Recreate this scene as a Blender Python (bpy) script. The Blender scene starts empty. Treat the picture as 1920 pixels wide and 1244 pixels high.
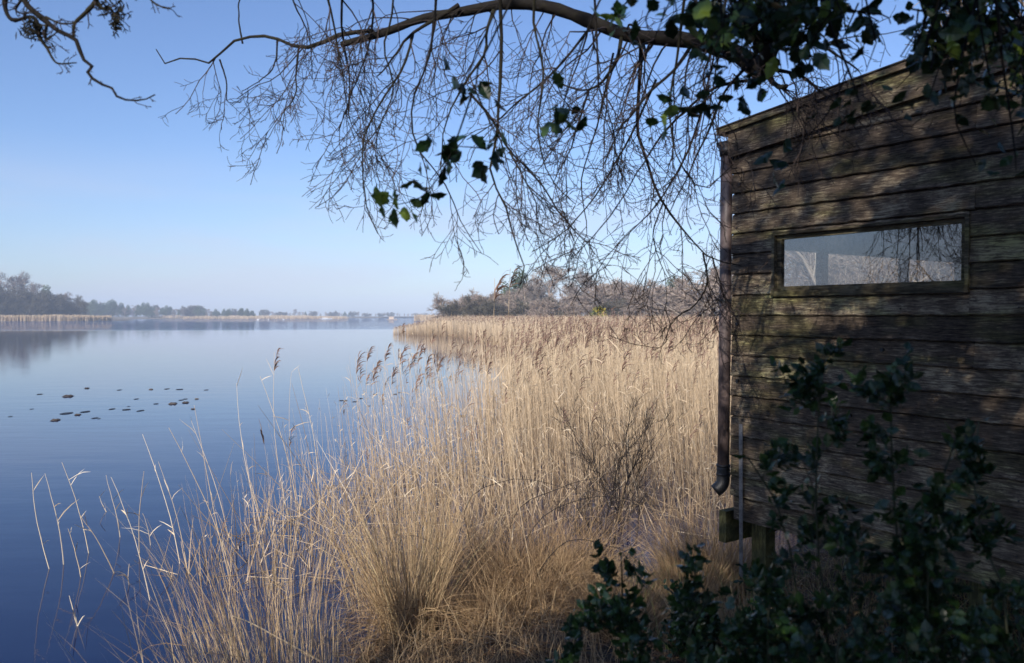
import bpy, math, random
import numpy as np
from mathutils import Vector, Matrix
R = np.random.RandomState(7)
random.seed(7)
SC = bpy.context.scene
COL = SC.collection
# ------------------------------------------------------------------ camera
F = 1493.0; CAMZ = 2.4; HOR = 591.0
PITCH = math.atan((622 - HOR) / F)
cam_d = bpy.data.cameras.new('camera'); cam = bpy.data.objects.new('camera', cam_d); COL.objects.link(cam)
cam.location = (0, 0, CAMZ); cam.rotation_euler = (math.radians(90) - PITCH, 0, 0)
cam_d.lens = 28.0; cam_d.sensor_width = 36.0; cam_d.clip_start = 0.05; cam_d.clip_end = 6000
cam_d.dof.use_dof = True; cam_d.dof.focus_distance = 9.0; cam_d.dof.aperture_fstop = 3.0
SC.camera = cam
# ------------------------------------------------------------------ sky, sun, exposure
SUN = Vector((-0.36, -0.80, 0.47)).normalized()          # towards the sun
w = bpy.data.worlds.new('World'); SC.world = w; w.use_nodes = True
nt = w.node_tree; bg = nt.nodes['Background']
sky = nt.nodes.new('ShaderNodeTexSky'); sky.sky_type = 'NISHITA'; sky.sun_disc = False
sky.sun_elevation = math.asin(SUN.z); sky.sun_rotation = math.atan2(SUN.x, SUN.y)
sky.altitude = 0; sky.air_density = 1.0; sky.dust_density = 0.8; sky.ozone_density = 3.0
hs = nt.nodes.new('ShaderNodeHueSaturation'); hs.inputs['Saturation'].default_value = 1.0
nt.links.new(sky.outputs[0], hs.inputs['Color']); wb = nt.nodes.new('ShaderNodeMix'); wb.data_type = 'RGBA'; wb.blend_type = 'MULTIPLY'; wb.inputs[0].default_value = 1.0
wb.inputs[7].default_value = (.90, .965, 1.17, 1)                        # the photograph's cool white balance
nt.links.new(hs.outputs[0], wb.inputs[6]); 
gt = nt.nodes.new('ShaderNodeTexCoord'); gs = nt.nodes.new('ShaderNodeSeparateXYZ'); nt.links.new(gt.outputs['Generated'], gs.inputs[0])
gm_ = nt.nodes.new('ShaderNodeMapping'); gm_.inputs['Scale'].default_value = (1.2, 1.2, 7); nt.links.new(gt.outputs['Generated'], gm_.inputs[0])
gn = nt.nodes.new('ShaderNodeTexNoise'); gn.inputs['Scale'].default_value = 2.0; gn.inputs['Detail'].default_value = 5; nt.links.new(gm_.outputs[0], gn.inputs['Vector'])
c1 = nt.nodes.new('ShaderNodeMapRange'); c1.interpolation_type = 'SMOOTHSTEP'; c1.inputs[1].default_value = .40; c1.inputs[2].default_value = .66; c1.inputs[3].default_value = .08; c1.inputs[4].default_value = .55; nt.links.new(gn.outputs['Fac'], c1.inputs[0])
c2 = nt.nodes.new('ShaderNodeMapRange'); c2.interpolation_type = 'SMOOTHSTEP'; c2.inputs[1].default_value = .21; c2.inputs[2].default_value = .07; c2.inputs[3].default_value = 0; c2.inputs[4].default_value = 1; nt.links.new(gs.outputs['Z'], c2.inputs[0])
c3 = nt.nodes.new('ShaderNodeMath'); c3.operation = 'MULTIPLY'; nt.links.new(c1.outputs[0], c3.inputs[0]); nt.links.new(c2.outputs[0], c3.inputs[1])
cm_ = nt.nodes.new('ShaderNodeMix'); cm_.data_type = 'RGBA'; nt.links.new(c3.outputs[0], cm_.inputs[0]); nt.links.new(wb.outputs[2], cm_.inputs[6]); cm_.inputs[7].default_value = (4.55, 4.75, 5.9, 1)
nt.links.new(cm_.outputs[2], bg.inputs[0]); bg.inputs[1].default_value = 0.112
sd = bpy.data.lights.new('sun', 'SUN'); so = bpy.data.objects.new('sun', sd); COL.objects.link(so)
sd.energy = 4.6; sd.angle = math.radians(0.5); sd.color = (1.0, 0.92, 0.83)
so.rotation_euler = SUN.to_track_quat('Z', 'Y').to_euler(); so.location = (0, 0, 30)
SC.view_settings.view_transform = 'Standard'; SC.view_settings.look = 'None'
SC.view_settings.exposure = 0.38; SC.view_settings.gamma = 1.0
SC.render.engine = 'CYCLES'
SC.cycles.max_bounces = 8; SC.cycles.transparent_max_bounces = 16
SC.cycles.caustics_reflective = False; SC.cycles.caustics_refractive = False

# ------------------------------------------------------------------ helpers
def at(px, py, D):
    """photo pixel + distance along +Y -> world point"""
    x = (px - 960) / F; yv = -(py - 622) / F
    c, s = math.cos(PITCH), math.sin(PITCH)
    dy = c + yv * s; dz = yv * c - s
    return np.array([x * D / dy, D, CAMZ + dz * D / dy])
def mesh(name, V, Fq, mat, parent=None, attr=None, smooth=False, loc=None):
    """V (n,3); Fq list of int arrays (m,k) ; attr dict name->float per vertex"""
    me = bpy.data.meshes.new(name)
    V = np.asarray(V, np.float32).reshape(-1, 3)
    if not isinstance(Fq, list): Fq = [Fq]
    Fq = [np.asarray(f, np.int32) for f in Fq if len(f)]
    me.vertices.add(len(V)); me.vertices.foreach_set('co', V.ravel())
    idx = np.concatenate([f.ravel() for f in Fq])
    cnt = np.concatenate([np.full(len(f), f.shape[1], np.int32) for f in Fq])
    me.loops.add(len(idx)); me.loops.foreach_set('vertex_index', idx)
    me.polygons.add(len(cnt))
    me.polygons.foreach_set('loop_start', np.concatenate([[0], np.cumsum(cnt)[:-1]]).astype(np.int32))
    me.polygons.foreach_set('loop_total', cnt)
    me.polygons.foreach_set('use_smooth', np.full(len(cnt), bool(smooth)))
    if attr:
        for k, a in attr.items():
            at_ = me.attributes.new(k, 'FLOAT', 'POINT'); at_.data.foreach_set('value', np.asarray(a, np.float32))
    me.update(); me.validate()
    if mat: me.materials.append(mat)
    o = bpy.data.objects.new(name, me); COL.objects.link(o)
    if parent: o.parent = parent
    if loc is not None: o.location = tuple(loc)
    return o
def tag(o, label=None, cat=None, group=None, kind=None):
    if label: o['label'] = label
    if cat: o['category'] = cat
    if group: o['group'] = group
    if kind: o['kind'] = kind
    return o
def empty(name, loc=(0, 0, 0), rz=0, **k):
    o = bpy.data.objects.new(name, None); COL.objects.link(o); o.empty_display_size = .2
    o.location = tuple(float(c) for c in loc); o.rotation_euler = (0, 0, rz)
    return tag(o, **k)
def copy_tree(root):
    r = root.copy(); COL.objects.link(r)
    for ch in list(root.children):
        c = ch.copy(); COL.objects.link(c); c.parent = r
        for g in ch.children:
            d = g.copy(); COL.objects.link(d); d.parent = c
    return r
class MB:
    def __init__(s): s.V = []; s.F = {}; s.n = 0; s.A = []
    def add(s, V, Fs, a=0.5):
        V = np.asarray(V, float).reshape(-1, 3)
        for f in Fs:
            f = np.asarray(f, int)
            if f.size: s.F.setdefault(f.shape[1], []).append(f + s.n)
        s.V.append(V); s.n += len(V)
        s.A.append(np.broadcast_to(np.asarray(a, float), (len(V),)).copy() if np.ndim(a) == 0 else np.asarray(a, float))
    def box(s, lo, hi, a=0.5, M=None):
        x0, y0, z0 = lo; x1, y1, z1 = hi
        V = np.array([[x0,y0,z0],[x1,y0,z0],[x1,y1,z0],[x0,y1,z0],[x0,y0,z1],[x1,y0,z1],[x1,y1,z1],[x0,y1,z1]], float)
        if M is not None: V = M(V)
        s.add(V, [[[0,3,2,1],[4,5,6,7],[0,1,5,4],[1,2,6,5],[2,3,7,6],[3,0,4,7]]], a)
    def lines(s, P, rad, S=3, a=0.5, cap=False):
        V, Fq = tubes(P, rad, S)
        K = P.shape[1]
        if np.ndim(a) == 1: a = np.repeat(a, K * S)
        elif np.ndim(a) == 2: a = np.repeat(a.reshape(-1), S)
        Fs = [Fq]
        if cap and S > 2: Fs += [np.array([list(range(S))[::-1]]), np.array([list(range((K-1)*S, K*S))])]
        s.add(V, Fs, a)
    def obj(s, name, mat, parent=None, smooth=False):
        return mesh(name, np.concatenate(s.V), [np.concatenate(f) for f in s.F.values()], mat, parent, {'tint': np.concatenate(s.A)}, smooth)
def norm(v): return v / (np.linalg.norm(v, axis=-1, keepdims=True) + 1e-9)
def tubes(P, rad, S=3):
    """P (N,K,3), rad (N,K). S=2 gives flat ribbons"""
    P = np.asarray(P, float); rad = np.asarray(rad, float)
    N, K, _ = P.shape
    T = np.empty_like(P); T[:, 1:-1] = P[:, 2:] - P[:, :-2]; T[:, 0] = P[:, 1] - P[:, 0]; T[:, -1] = P[:, -1] - P[:, -2]
    T = norm(T)
    mean = norm(P[:, -1] - P[:, 0] + 1e-6)
    rv = norm(R.randn(N, 3)); 
    ref = norm(np.cross(mean, rv))[:, None, :]
    U = norm(np.cross(T, ref)); W = np.cross(T, U)
    ang = np.arange(S) / S * 2 * math.pi
    ca, sa = np.cos(ang), np.sin(ang)
    V = P[:, :, None, :] + rad[:, :, None, None] * (U[:, :, None, :] * ca[None, None, :, None] + W[:, :, None, :] * sa[None, None, :, None])
    V = V.reshape(-1, 3)
    base = (np.arange(N)[:, None, None] * K + np.arange(K - 1)[None, :, None]) * S
    j = np.arange(1 if S == 2 else S)[None, None, :]; j2 = (j + 1) % S
    q = np.stack([base + j, base + j2, base + S + j2, base + S + j], -1).reshape(-1, 4)
    return V, q
def spline(pts, n):
    p = np.asarray(pts, float); m = len(p)
    if m == 2: return p[0] + (p[1] - p[0]) * np.linspace(0, 1, n)[:, None]
    q = np.vstack([2 * p[0] - p[1], p, 2 * p[-1] - p[-2]])
    d = np.concatenate([[0], np.cumsum(np.linalg.norm(np.diff(p, axis=0), axis=1))]); d /= d[-1]
    out = []
    for t in np.linspace(0, 1, n):
        i = min(max(np.searchsorted(d, t) - 1, 0), m - 2); u = (t - d[i]) / (d[i+1] - d[i] + 1e-9)
        a, b, c, e = q[i], q[i+1], q[i+2], q[i+3]
        out.append(.5 * ((2*b) + (c-a)*u + (2*a-5*b+4*c-e)*u*u + (3*b-a-3*c+e)*u**3))
    return np.array(out)
def grow(P, rad, n, ln, ang, K=5, tmin=.15, tmax=1., grav=0., up=0., wander=.15, rf=.55, rend=.3, rmax=9, lenfall=.4):
    """children of every parent polyline. returns (N,K,3),(N,K)"""
    Np, Kp, _ = P.shape; N = Np * n
    pi = np.repeat(np.arange(Np), n)
    t = R.uniform(tmin, tmax, N) * (Kp - 1) * .999; i = t.astype(int); f = (t - i)[:, None]
    s = P[pi, i] * (1 - f) + P[pi, i + 1] * f
    T = norm(P[pi, i + 1] - P[pi, i])
    r0 = np.minimum((rad[pi, i] * (1 - f[:, 0]) + rad[pi, i + 1] * f[:, 0]) * rf, rmax)
    perp = norm(np.cross(T, R.randn(N, 3)))
    a = np.radians(R.uniform(ang[0], ang[1], N))[:, None]
    d = norm(np.cos(a) * T + np.sin(a) * perp + np.array([0, 0, up]))
    L = R.uniform(ln[0], ln[1], N) * (1 - lenfall * t / (Kp - 1))
    out = np.empty((N, K, 3)); out[:, 0] = s
    for k in range(1, K):
        out[:, k] = out[:, k-1] + d * (L / (K - 1))[:, None]
        d = norm(d + R.randn(N, 3) * wander + np.array([0, 0, grav]))
    rr = r0[:, None] * np.linspace(1, rend, K)[None]
    return out, rr
# ------------------------------------------------------------------ materials
def mat(name):
    m = bpy.data.materials.new(name); m.use_nodes = True; m.node_tree.nodes.clear()
    n = m.node_tree.nodes; o = n.new('ShaderNodeOutputMaterial'); return m, n, m.node_tree.links, o
def ramp(n, stops):
    r = n.new('ShaderNodeValToRGB'); e = r.color_ramp.elements
    while len(e) > 1: e.remove(e[-1])
    e[0].position = stops[0][0]; e[0].color = (*stops[0][1], 1)
    for p, c in stops[1:]:
        x = e.new(p); x.color = (*c, 1)
    return r
def attr_mat(name, stops, rough=.7, transl=0.0, noise=0.0, nscale=8.0, bump=0.0, spec=.3):
    """base colour from the 'tint' of each stem, leaf or board, broken up by noise"""
    m, n, l, o = mat(name)
    a = n.new('ShaderNodeAttribute'); a.attribute_name = 'tint'
    fac = a.outputs['Fac']
    tc = n.new('ShaderNodeTexCoord'); nz = n.new('ShaderNodeTexNoise'); nz.inputs['Scale'].default_value = nscale; nz.inputs['Detail'].default_value = 4
    l.new(tc.outputs['Object'], nz.inputs['Vector'])
    if noise:
        ml = n.new('ShaderNodeMath'); ml.operation = 'MULTIPLY_ADD'; l.new(nz.outputs['Fac'], ml.inputs[0]); ml.inputs[1].default_value = noise
        sb = n.new('ShaderNodeMath'); sb.operation = 'SUBTRACT'; l.new(fac, sb.inputs[0]); sb.inputs[1].default_value = noise / 2
        l.new(sb.outputs[0], ml.inputs[2]); fac = ml.outputs[0]
    r = ramp(n, stops); l.new(fac, r.inputs[0])
    p = n.new('ShaderNodeBsdfPrincipled'); p.inputs['Roughness'].default_value = rough; p.inputs['Specular IOR Level'].default_value = spec
    l.new(r.outputs[0], p.inputs['Base Color'])
    if bump:
        b = n.new('ShaderNodeBump'); b.inputs['Strength'].default_value = bump; b.inputs['Distance'].default_value = .01; l.new(nz.outputs['Fac'], b.inputs['Height']); l.new(b.outputs[0], p.inputs['Normal'])
    out = p.outputs[0]
    if transl:
        t = n.new('ShaderNodeBsdfTranslucent'); l.new(r.outputs[0], t.inputs[0]); mx = n.new('ShaderNodeMixShader'); mx.inputs[0].default_value = transl
        l.new(out, mx.inputs[1]); l.new(t.outputs[0], mx.inputs[2]); out = mx.outputs[0]
    l.new(out, o.inputs[0]); return m
M = {}
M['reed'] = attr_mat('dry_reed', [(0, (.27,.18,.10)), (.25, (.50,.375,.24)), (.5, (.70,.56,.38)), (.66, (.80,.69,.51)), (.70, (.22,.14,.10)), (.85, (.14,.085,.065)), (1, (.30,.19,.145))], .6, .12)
M['tussock'] = attr_mat('dry_grass', [(0, (.13,.08,.045)), (.3, (.30,.20,.11)), (.6, (.47,.33,.18)), (.9, (.60,.46,.27)), (1, (.22,.24,.08))], .65, .1)
M['litter'] = attr_mat('dead_litter', [(0, (.05,.03,.02)), (.4, (.14,.08,.045)), (.8, (.30,.20,.11)), (1, (.42,.31,.19))], .8)
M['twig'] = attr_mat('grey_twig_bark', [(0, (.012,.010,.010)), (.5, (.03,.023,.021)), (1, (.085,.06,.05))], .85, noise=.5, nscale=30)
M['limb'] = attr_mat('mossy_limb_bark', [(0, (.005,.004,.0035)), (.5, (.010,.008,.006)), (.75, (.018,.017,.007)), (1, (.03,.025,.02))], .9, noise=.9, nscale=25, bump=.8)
M['tan_wood'] = attr_mat('bare_winter_twigs', [(0, (.16,.12,.10)), (.5, (.30,.235,.19)), (1, (.48,.42,.34))], .85, noise=.3, nscale=.6)
M['dark_wood'] = attr_mat('purple_brown_twigs', [(0, (.10,.085,.075)), (.5, (.22,.185,.16)), (1, (.37,.32,.275))], .85, noise=.3, nscale=.6)
M['olive_wood'] = attr_mat('olive_scrub_twigs', [(0, (.05,.045,.032)), (.5, (.10,.09,.062)), (1, (.17,.15,.10))], .85, noise=.3, nscale=.6)
M['pine'] = attr_mat('pine_needles', [(0, (.025,.045,.02)), (.5, (.05,.08,.035)), (1, (.10,.13,.06))], .7, noise=.4, nscale=.8)
M['holly'] = attr_mat('holly_leaf', [(0, (.009,.025,.009)), (.5, (.024,.060,.018)), (.85, (.055,.105,.024)), (1, (.26,.36,.05))], .30, .2, noise=.15, nscale=20, spec=.5)  # brightest stop paints leaves with light coming through them
M['holly_stem'] = attr_mat('green_holly_bark', [(0, (.02,.025,.012)), (1, (.05,.055,.03))], .7)
M['gorse'] = attr_mat('gorse_bush', [(0, (.04,.07,.02)), (.55, (.08,.12,.03)), (.6, (.62,.46,.02)), (1, (.80,.60,.03))], .7)
M['bracken'] = attr_mat('dead_bracken', [(0, (.10,.045,.02)), (.5, (.24,.115,.05)), (1, (.38,.20,.10))], .8, .2)
M['lily'] = attr_mat('rotting_lily_leaf', [(0, (.012,.011,.010)), (.5, (.04,.03,.022)), (1, (.17,.135,.095))], .5, noise=.3, nscale=20)
M['white'] = attr_mat('white_paint', [(0, (.5,.36,.24)), (.5, (.78,.78,.76)), (1, (.8,.8,.8))], .5)
def ground_mat(name, c0, c1, c2, sc):
    m, n, l, o = mat(name)
    tc = n.new('ShaderNodeTexCoord'); nz = n.new('ShaderNodeTexNoise'); nz.inputs['Scale'].default_value = sc; nz.inputs['Detail'].default_value = 8; nz.inputs['Roughness'].default_value = .7
    l.new(tc.outputs['Object'], nz.inputs['Vector'])
    r = ramp(n, [(.3, c0), (.5, c1), (.7, c2)]); l.new(nz.outputs['Fac'], r.inputs[0])
    p = n.new('ShaderNodeBsdfPrincipled'); p.inputs['Roughness'].default_value = .95; l.new(r.outputs[0], p.inputs['Base Color'])
    b = n.new('ShaderNodeBump'); b.inputs['Distance'].default_value = .03; l.new(nz.outputs['Fac'], b.inputs['Height']); l.new(b.outputs[0], p.inputs['Normal'])
    l.new(p.outputs[0], o.inputs[0]); return m
M['mud'] = ground_mat('peaty_bank', (.02,.014,.009), (.055,.038,.022), (.12,.08,.045), 6)
M['marsh'] = ground_mat('marsh_soil', (.06,.05,.03), (.14,.11,.06), (.24,.19,.11), .3)
# water: real reflections; wind-ruffled beyond about 110 m, calm nearer
m, n, l, o = mat('lake_water'); M['water'] = m
tc = n.new('ShaderNodeTexCoord'); sp = n.new('ShaderNodeSeparateXYZ'); l.new(tc.outputs['Object'], sp.inputs[0])
mp = n.new('ShaderNodeMapping'); mp.inputs['Scale'].default_value = (.55, 1.6, 1); l.new(tc.outputs['Object'], mp.inputs[0])
n1 = n.new('ShaderNodeTexNoise'); n1.inputs['Scale'].default_value = 1.1; n1.inputs['Detail'].default_value = 5; l.new(mp.outputs[0], n1.inputs['Vector'])
n3 = n.new('ShaderNodeTexNoise'); n3.inputs['Scale'].default_value = .012; n3.inputs['Detail'].default_value = 3
mp3 = n.new('ShaderNodeMapping'); mp3.inputs['Scale'].default_value = (.35, 2.2, 1); l.new(tc.outputs['Object'], mp3.inputs[0]); l.new(mp3.outputs[0], n3.inputs['Vector'])
ya = n.new('ShaderNodeMath'); ya.operation = 'MULTIPLY_ADD'; l.new(n3.outputs['Fac'], ya.inputs[0]); ya.inputs[1].default_value = 90; l.new(sp.outputs['Y'], ya.inputs[2])
xa = n.new('ShaderNodeMath'); xa.operation = 'MULTIPLY_ADD'; l.new(sp.outputs['X'], xa.inputs[0]); xa.inputs[1].default_value = -.35; l.new(ya.outputs[0], xa.inputs[2])
mr = n.new('ShaderNodeMapRange'); mr.interpolation_type = 'SMOOTHSTEP'; l.new(xa.outputs[0], mr.inputs[0])
mr.inputs[1].default_value = 175; mr.inputs[2].default_value = 235; mr.inputs[3].default_value = .009; mr.inputs[4].default_value = 1.0
b1 = n.new('ShaderNodeBump'); b1.inputs['Distance'].default_value = .7; l.new(mr.outputs[0], b1.inputs['Strength']); l.new(n1.outputs['Fac'], b1.inputs['Height'])
p = n.new('ShaderNodeBsdfPrincipled'); p.inputs['Base Color'].default_value = (.005, .014, .060, 1); p.inputs['Roughness'].default_value = .03; p.inputs['IOR'].default_value = 1.33
l.new(b1.outputs[0], p.inputs['Normal']); l.new(p.outputs[0], o.inputs[0])
# weathered boards (object space is the hide's own frame: x runs along the boards)
def wood(name, dark, mid, lite, green, sx=3., sz=55., gamt=.5):
    m, n, l, o = mat(name)
    tc = n.new('ShaderNodeTexCoord'); a = n.new('ShaderNodeAttribute'); a.attribute_name = 'tint'
    mp = n.new('ShaderNodeMapping'); mp.inputs['Scale'].default_value = (sx, sz, sz); l.new(tc.outputs['Object'], mp.inputs[0])
    ad = n.new('ShaderNodeVectorMath'); ad.operation = 'ADD'; l.new(mp.outputs[0], ad.inputs[0])
    cm = n.new('ShaderNodeCombineXYZ'); mu = n.new('ShaderNodeMath'); mu.operation = 'MULTIPLY'; l.new(a.outputs['Fac'], mu.inputs[0]); mu.inputs[1].default_value = 37.
    l.new(mu.outputs[0], cm.inputs[0]); l.new(cm.outputs[0], ad.inputs[1])
    g = n.new('ShaderNodeTexNoise'); g.inputs['Scale'].default_value = 1.5; g.inputs['Detail'].default_value = 7; g.inputs['Roughness'].default_value = .75; g.inputs['Distortion'].default_value = .6; l.new(ad.outputs[0], g.inputs['Vector'])
    f = n.new('ShaderNodeTexNoise'); f.inputs['Scale'].default_value = 5; f.inputs['Detail'].default_value = 5; f.inputs['Roughness'].default_value = .65; l.new(tc.outputs['Object'], f.inputs['Vector'])
    mp2 = n.new('ShaderNodeMapping'); mp2.inputs['Scale'].default_value = (1., 2, 4); mp2.inputs['Location'].default_value = (5, 3, 1); l.new(tc.outputs['Object'], mp2.inputs[0])
    h = n.new('ShaderNodeTexNoise'); h.inputs['Scale'].default_value = 2.2; h.inputs['Detail'].default_value = 4; l.new(mp2.outputs[0], h.inputs['Vector'])
    s1 = n.new('ShaderNodeMath'); s1.operation = 'MULTIPLY_ADD'; l.new(f.outputs['Fac'], s1.inputs[0]); s1.inputs[1].default_value = .52; l.new(g.outputs['Fac'], s1.inputs[2])
    s2 = n.new('ShaderNodeMath'); s2.operation = 'MULTIPLY_ADD'; l.new(a.outputs['Fac'], s2.inputs[0]); s2.inputs[1].default_value = .14; l.new(s1.outputs[0], s2.inputs[2])
    r = ramp(n, [(.66, dark), (.79, tuple(v * .8 for v in mid)), (.88, tuple(v * 1.35 for v in mid)), (.98, lite)]); 
    s3 = n.new('ShaderNodeMath'); s3.operation = 'SUBTRACT'; l.new(s2.outputs[0], s3.inputs[0]); s3.inputs[1].default_value = .0; l.new(s3.outputs[0], r.inputs[0])
    gr = n.new('ShaderNodeMapRange'); gr.inputs[1].default_value = .5; gr.inputs[2].default_value = .68; gr.inputs[3].default_value = 0; gr.inputs[4].default_value = gamt; l.new(h.outputs['Fac'], gr.inputs[0])
    mx = n.new('ShaderNodeMix'); mx.data_type = 'RGBA'; mx.blend_type = 'MIX'; l.new(gr.outputs[0], mx.inputs[0]); l.new(r.outputs[0], mx.inputs[6])
    gm = n.new('ShaderNodeMix'); gm.data_type = 'RGBA'; gm.blend_type = 'MULTIPLY'; gm.inputs[0].default_value = 1.; l.new(r.outputs[0], gm.inputs[6]); gm.inputs[7].default_value = (*green, 1); l.new(gm.outputs[2], mx.inputs[7])
    p = n.new('ShaderNodeBsdfPrincipled'); p.inputs['Roughness'].default_value = .85; p.inputs['Specular IOR Level'].default_value = .2; l.new(mx.outputs[2], p.inputs['Base Color'])
    b = n.new('ShaderNodeBump'); b.inputs['Strength'].default_value = .7; b.inputs['Distance'].default_value = .006; l.new(g.outputs['Fac'], b.inputs['Height']); l.new(b.outputs[0], p.inputs['Normal'])
    l.new(p.outputs[0], o.inputs[0]); return m
M['board'] = wood('weathered_boards', (.022,.016,.011), (.092,.069,.049), (.35,.29,.19), (.95,1.2,.5), 8., 95.)
M['frame'] = wood('mossy_window_timber', (.03,.024,.015), (.10,.082,.05), (.22,.19,.12), (1.0,1.15,.55), 4, 40, .6)
M['post'] = wood('green_treated_timber', (.03,.028,.012), (.075,.07,.028), (.14,.13,.065), (1,1.15,.5), 30, 6, .7)
M['inside'] = wood('inside_boards', (.10,.075,.05), (.20,.155,.11), (.28,.22,.16), (1,1,1), 2, 12, 0)
def plain(name, c, rough=.4, metal=0., nsc=15., amt=.35, spec=.5):
    m, n, l, o = mat(name)
    tc = n.new('ShaderNodeTexCoord'); nz = n.new('ShaderNodeTexNoise'); nz.inputs['Scale'].default_value = nsc; nz.inputs['Detail'].default_value = 6; l.new(tc.outputs['Object'], nz.inputs['Vector'])
    r = ramp(n, [(.35, tuple(v * (1 - amt) for v in c)), (.65, tuple(min(1, v * (1 + amt)) for v in c))]); l.new(nz.outputs['Fac'], r.inputs[0])
    p = n.new('ShaderNodeBsdfPrincipled'); p.inputs['Roughness'].default_value = rough; p.inputs['Metallic'].default_value = metal; p.inputs['Specular IOR Level'].default_value = spec
    l.new(r.outputs[0], p.inputs['Base Color']); l.new(p.outputs[0], o.inputs[0]); return m
M['pipe'] = plain('brown_plastic', (.105, .078, .072), .5)
M['blackpl'] = plain('black_plastic', (.012, .012, .013), .5)
M['steel'] = plain('galvanised_steel', (.17, .165, .16), .5, .6)
M['felt'] = plain('roof_felt', (.06, .055, .05), .95)
m, n, l, o = mat('window_glass'); M['glass'] = m
tr = n.new('ShaderNodeBsdfTransparent'); tr.inputs[0].default_value = (.82, .84, .84, 1); gl = n.new('ShaderNodeBsdfGlossy'); gl.inputs['Roughness'].default_value = .01; gl.inputs[0].default_value = (1, 1, 1, 1)
mx = n.new('ShaderNodeMixShader'); lw = n.new('ShaderNodeLayerWeight'); lw.inputs[0].default_value = .5
rr_ = n.new('ShaderNodeMapRange'); rr_.inputs[1].default_value = 0; rr_.inputs[2].default_value = 1; rr_.inputs[3].default_value = .07; rr_.inputs[4].default_value = .6; l.new(lw.outputs['Facing'], rr_.inputs[0])
l.new(rr_.outputs[0], mx.inputs[0]); l.new(tr.outputs[0], mx.inputs[1]); l.new(gl.outputs[0], mx.inputs[2])
df = n.new('ShaderNodeBsdfDiffuse'); df.inputs[0].default_value = (.5, .5, .5, 1); mx2 = n.new('ShaderNodeMixShader'); mx2.inputs[0].default_value = .025
l.new(mx.outputs[0], mx2.inputs[1]); l.new(df.outputs[0], mx2.inputs[2]); l.new(mx2.outputs[0], o.inputs[0])

# ------------------------------------------------------------------ ground and water
BIG = 1500.
def quad(name, z, s, mt): 
    return mesh(name, [(-s,-s,z),(s,-s,z),(s,s,z),(-s,s,z)], [[[0,1,2,3]]], mt)
tag(quad('ground', -.6, BIG, M['marsh']), kind='structure')
tag(quad('water', 0., BIG - 1, M['water']), kind='structure')
SX = [-60,-20,-8,-4,-2.6,-1.7,-1.15,-.8,0,.6,1.1,1.5,2.2,3.5,5,8,12,20,40,80]
SY = [-30,-12,-4,0,1.6,3.6,5.3,6.5,7.0,7.3,6.9,6.9,7.3,9,12,17,25,44,75,130]
def wob(x, y, s=1.): return (np.sin(x*1.7*s+y*.9*s)+np.sin(x*.8*s-y*2.1*s+1.3)+np.sin(x*3.1*s+y*3.7*s+.5)*.5)/2.5
def bank_z(x, y):
    x = np.asarray(x, float); y = np.asarray(y, float)
    d = np.interp(x, SX, SY) - y
    return np.clip(np.where(d > 0, .78 * (1 - np.exp(-np.maximum(d, 0) * .22)), d * .35), -.5, .8) + .05 * wob(x, y, 1.3) * np.clip(d, 0, 1) + .018 * wob(x, y, 6)
gx = np.concatenate([np.linspace(-14, -4, 20)[:-1], np.arange(-4, 5, .12), np.linspace(5, 80, 60)])
gy = np.concatenate([np.linspace(-14, 0, 20)[:-1], np.arange(0, 10, .12), np.linspace(10, 120, 80)])
X, Y = np.meshgrid(gx, gy); nx, ny = len(gx), len(gy)
V = np.stack([X, Y, bank_z(X, Y)], -1).reshape(-1, 3)
ii = (np.arange(ny - 1)[:, None] * nx + np.arange(nx - 1)[None]).ravel()
tag(mesh('bank', V, [np.stack([ii, ii+1, ii+nx+1, ii+nx], -1)], M['mud'], smooth=True), kind='structure')
def land(name, outline, h=.35, mt='marsh'):
    """low shore: outline polygon raised above the water with a sloping edge"""
    p = np.array(outline, float); c = p.mean(0); k = len(p)
    inner = c + (p - c) * .93
    V = np.vstack([np.c_[p, np.full(k, -.3)], np.c_[inner, np.full(k, h)], [[c[0], c[1], h + .2]]])
    q = [[i, (i+1) % k, k + (i+1) % k, k + i] for i in range(k)]; t = [[k+i, k+(i+1) % k, 2*k] for i in range(k)]
    return tag(mesh(name, V, [q, t], M[mt]), kind='structure')
land('headland', [(-330,296),(-207,302),(-186,311),(-173,322),(-166,333),(-172,372),(-230,440),(-420,450),(-500,330)])
land('far_shore', [(-420,640),(-250,585),(-190,600),(-110,640),(-60,760),(60,800),(300,760),(500,900),(400,1200),(-600,1200)], .5)
land('far_spit', [(-230,505),(-150,500),(-106,500),(-106,512),(-160,530),(-240,545),(-300,530)], .3)
land('marsh', [(-12,106),(8,96),(30,95),(120,90),(180,140),(160,300),(20,260),(-10,150)], .35)

# ------------------------------------------------------------------ reeds
def inpoly(x, y, poly):
    p = np.array(poly, float); ins = np.zeros(len(x), bool); j = len(p) - 1
    for i in range(len(p)):
        c = ((p[i,1] > y) != (p[j,1] > y)) & (x < (p[j,0]-p[i,0]) * (y-p[i,1]) / (p[j,1]-p[i,1]+1e-12) + p[i,0]); ins ^= c; j = i
    return ins
def stems(x, y, z0, h, lean, K, w0, S, tint, plume=None, nb=1, wander=.035, pl_len=.22):
    """stems rooted at x,y; lean = mean sideways drift at the top (fraction of height)"""
    N = len(x); t = np.linspace(0, 1, K)
    dx = (R.randn(N) * .07 + lean) * h; dy = R.randn(N) * .07 * h
    P = np.zeros((N, K, 3)); cur = t ** 1.6
    P[..., 0] = x[:, None] + dx[:, None] * cur + np.cumsum(R.randn(N, K) * wander, 1) * t * .25
    P[..., 1] = y[:, None] + dy[:, None] * cur + np.cumsum(R.randn(N, K) * wander, 1) * t * .25
    P[..., 2] = z0[:, None] + h[:, None] * t
    rad = w0[:, None] * (1 - .72 * t)[None]
    return P, rad
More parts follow.
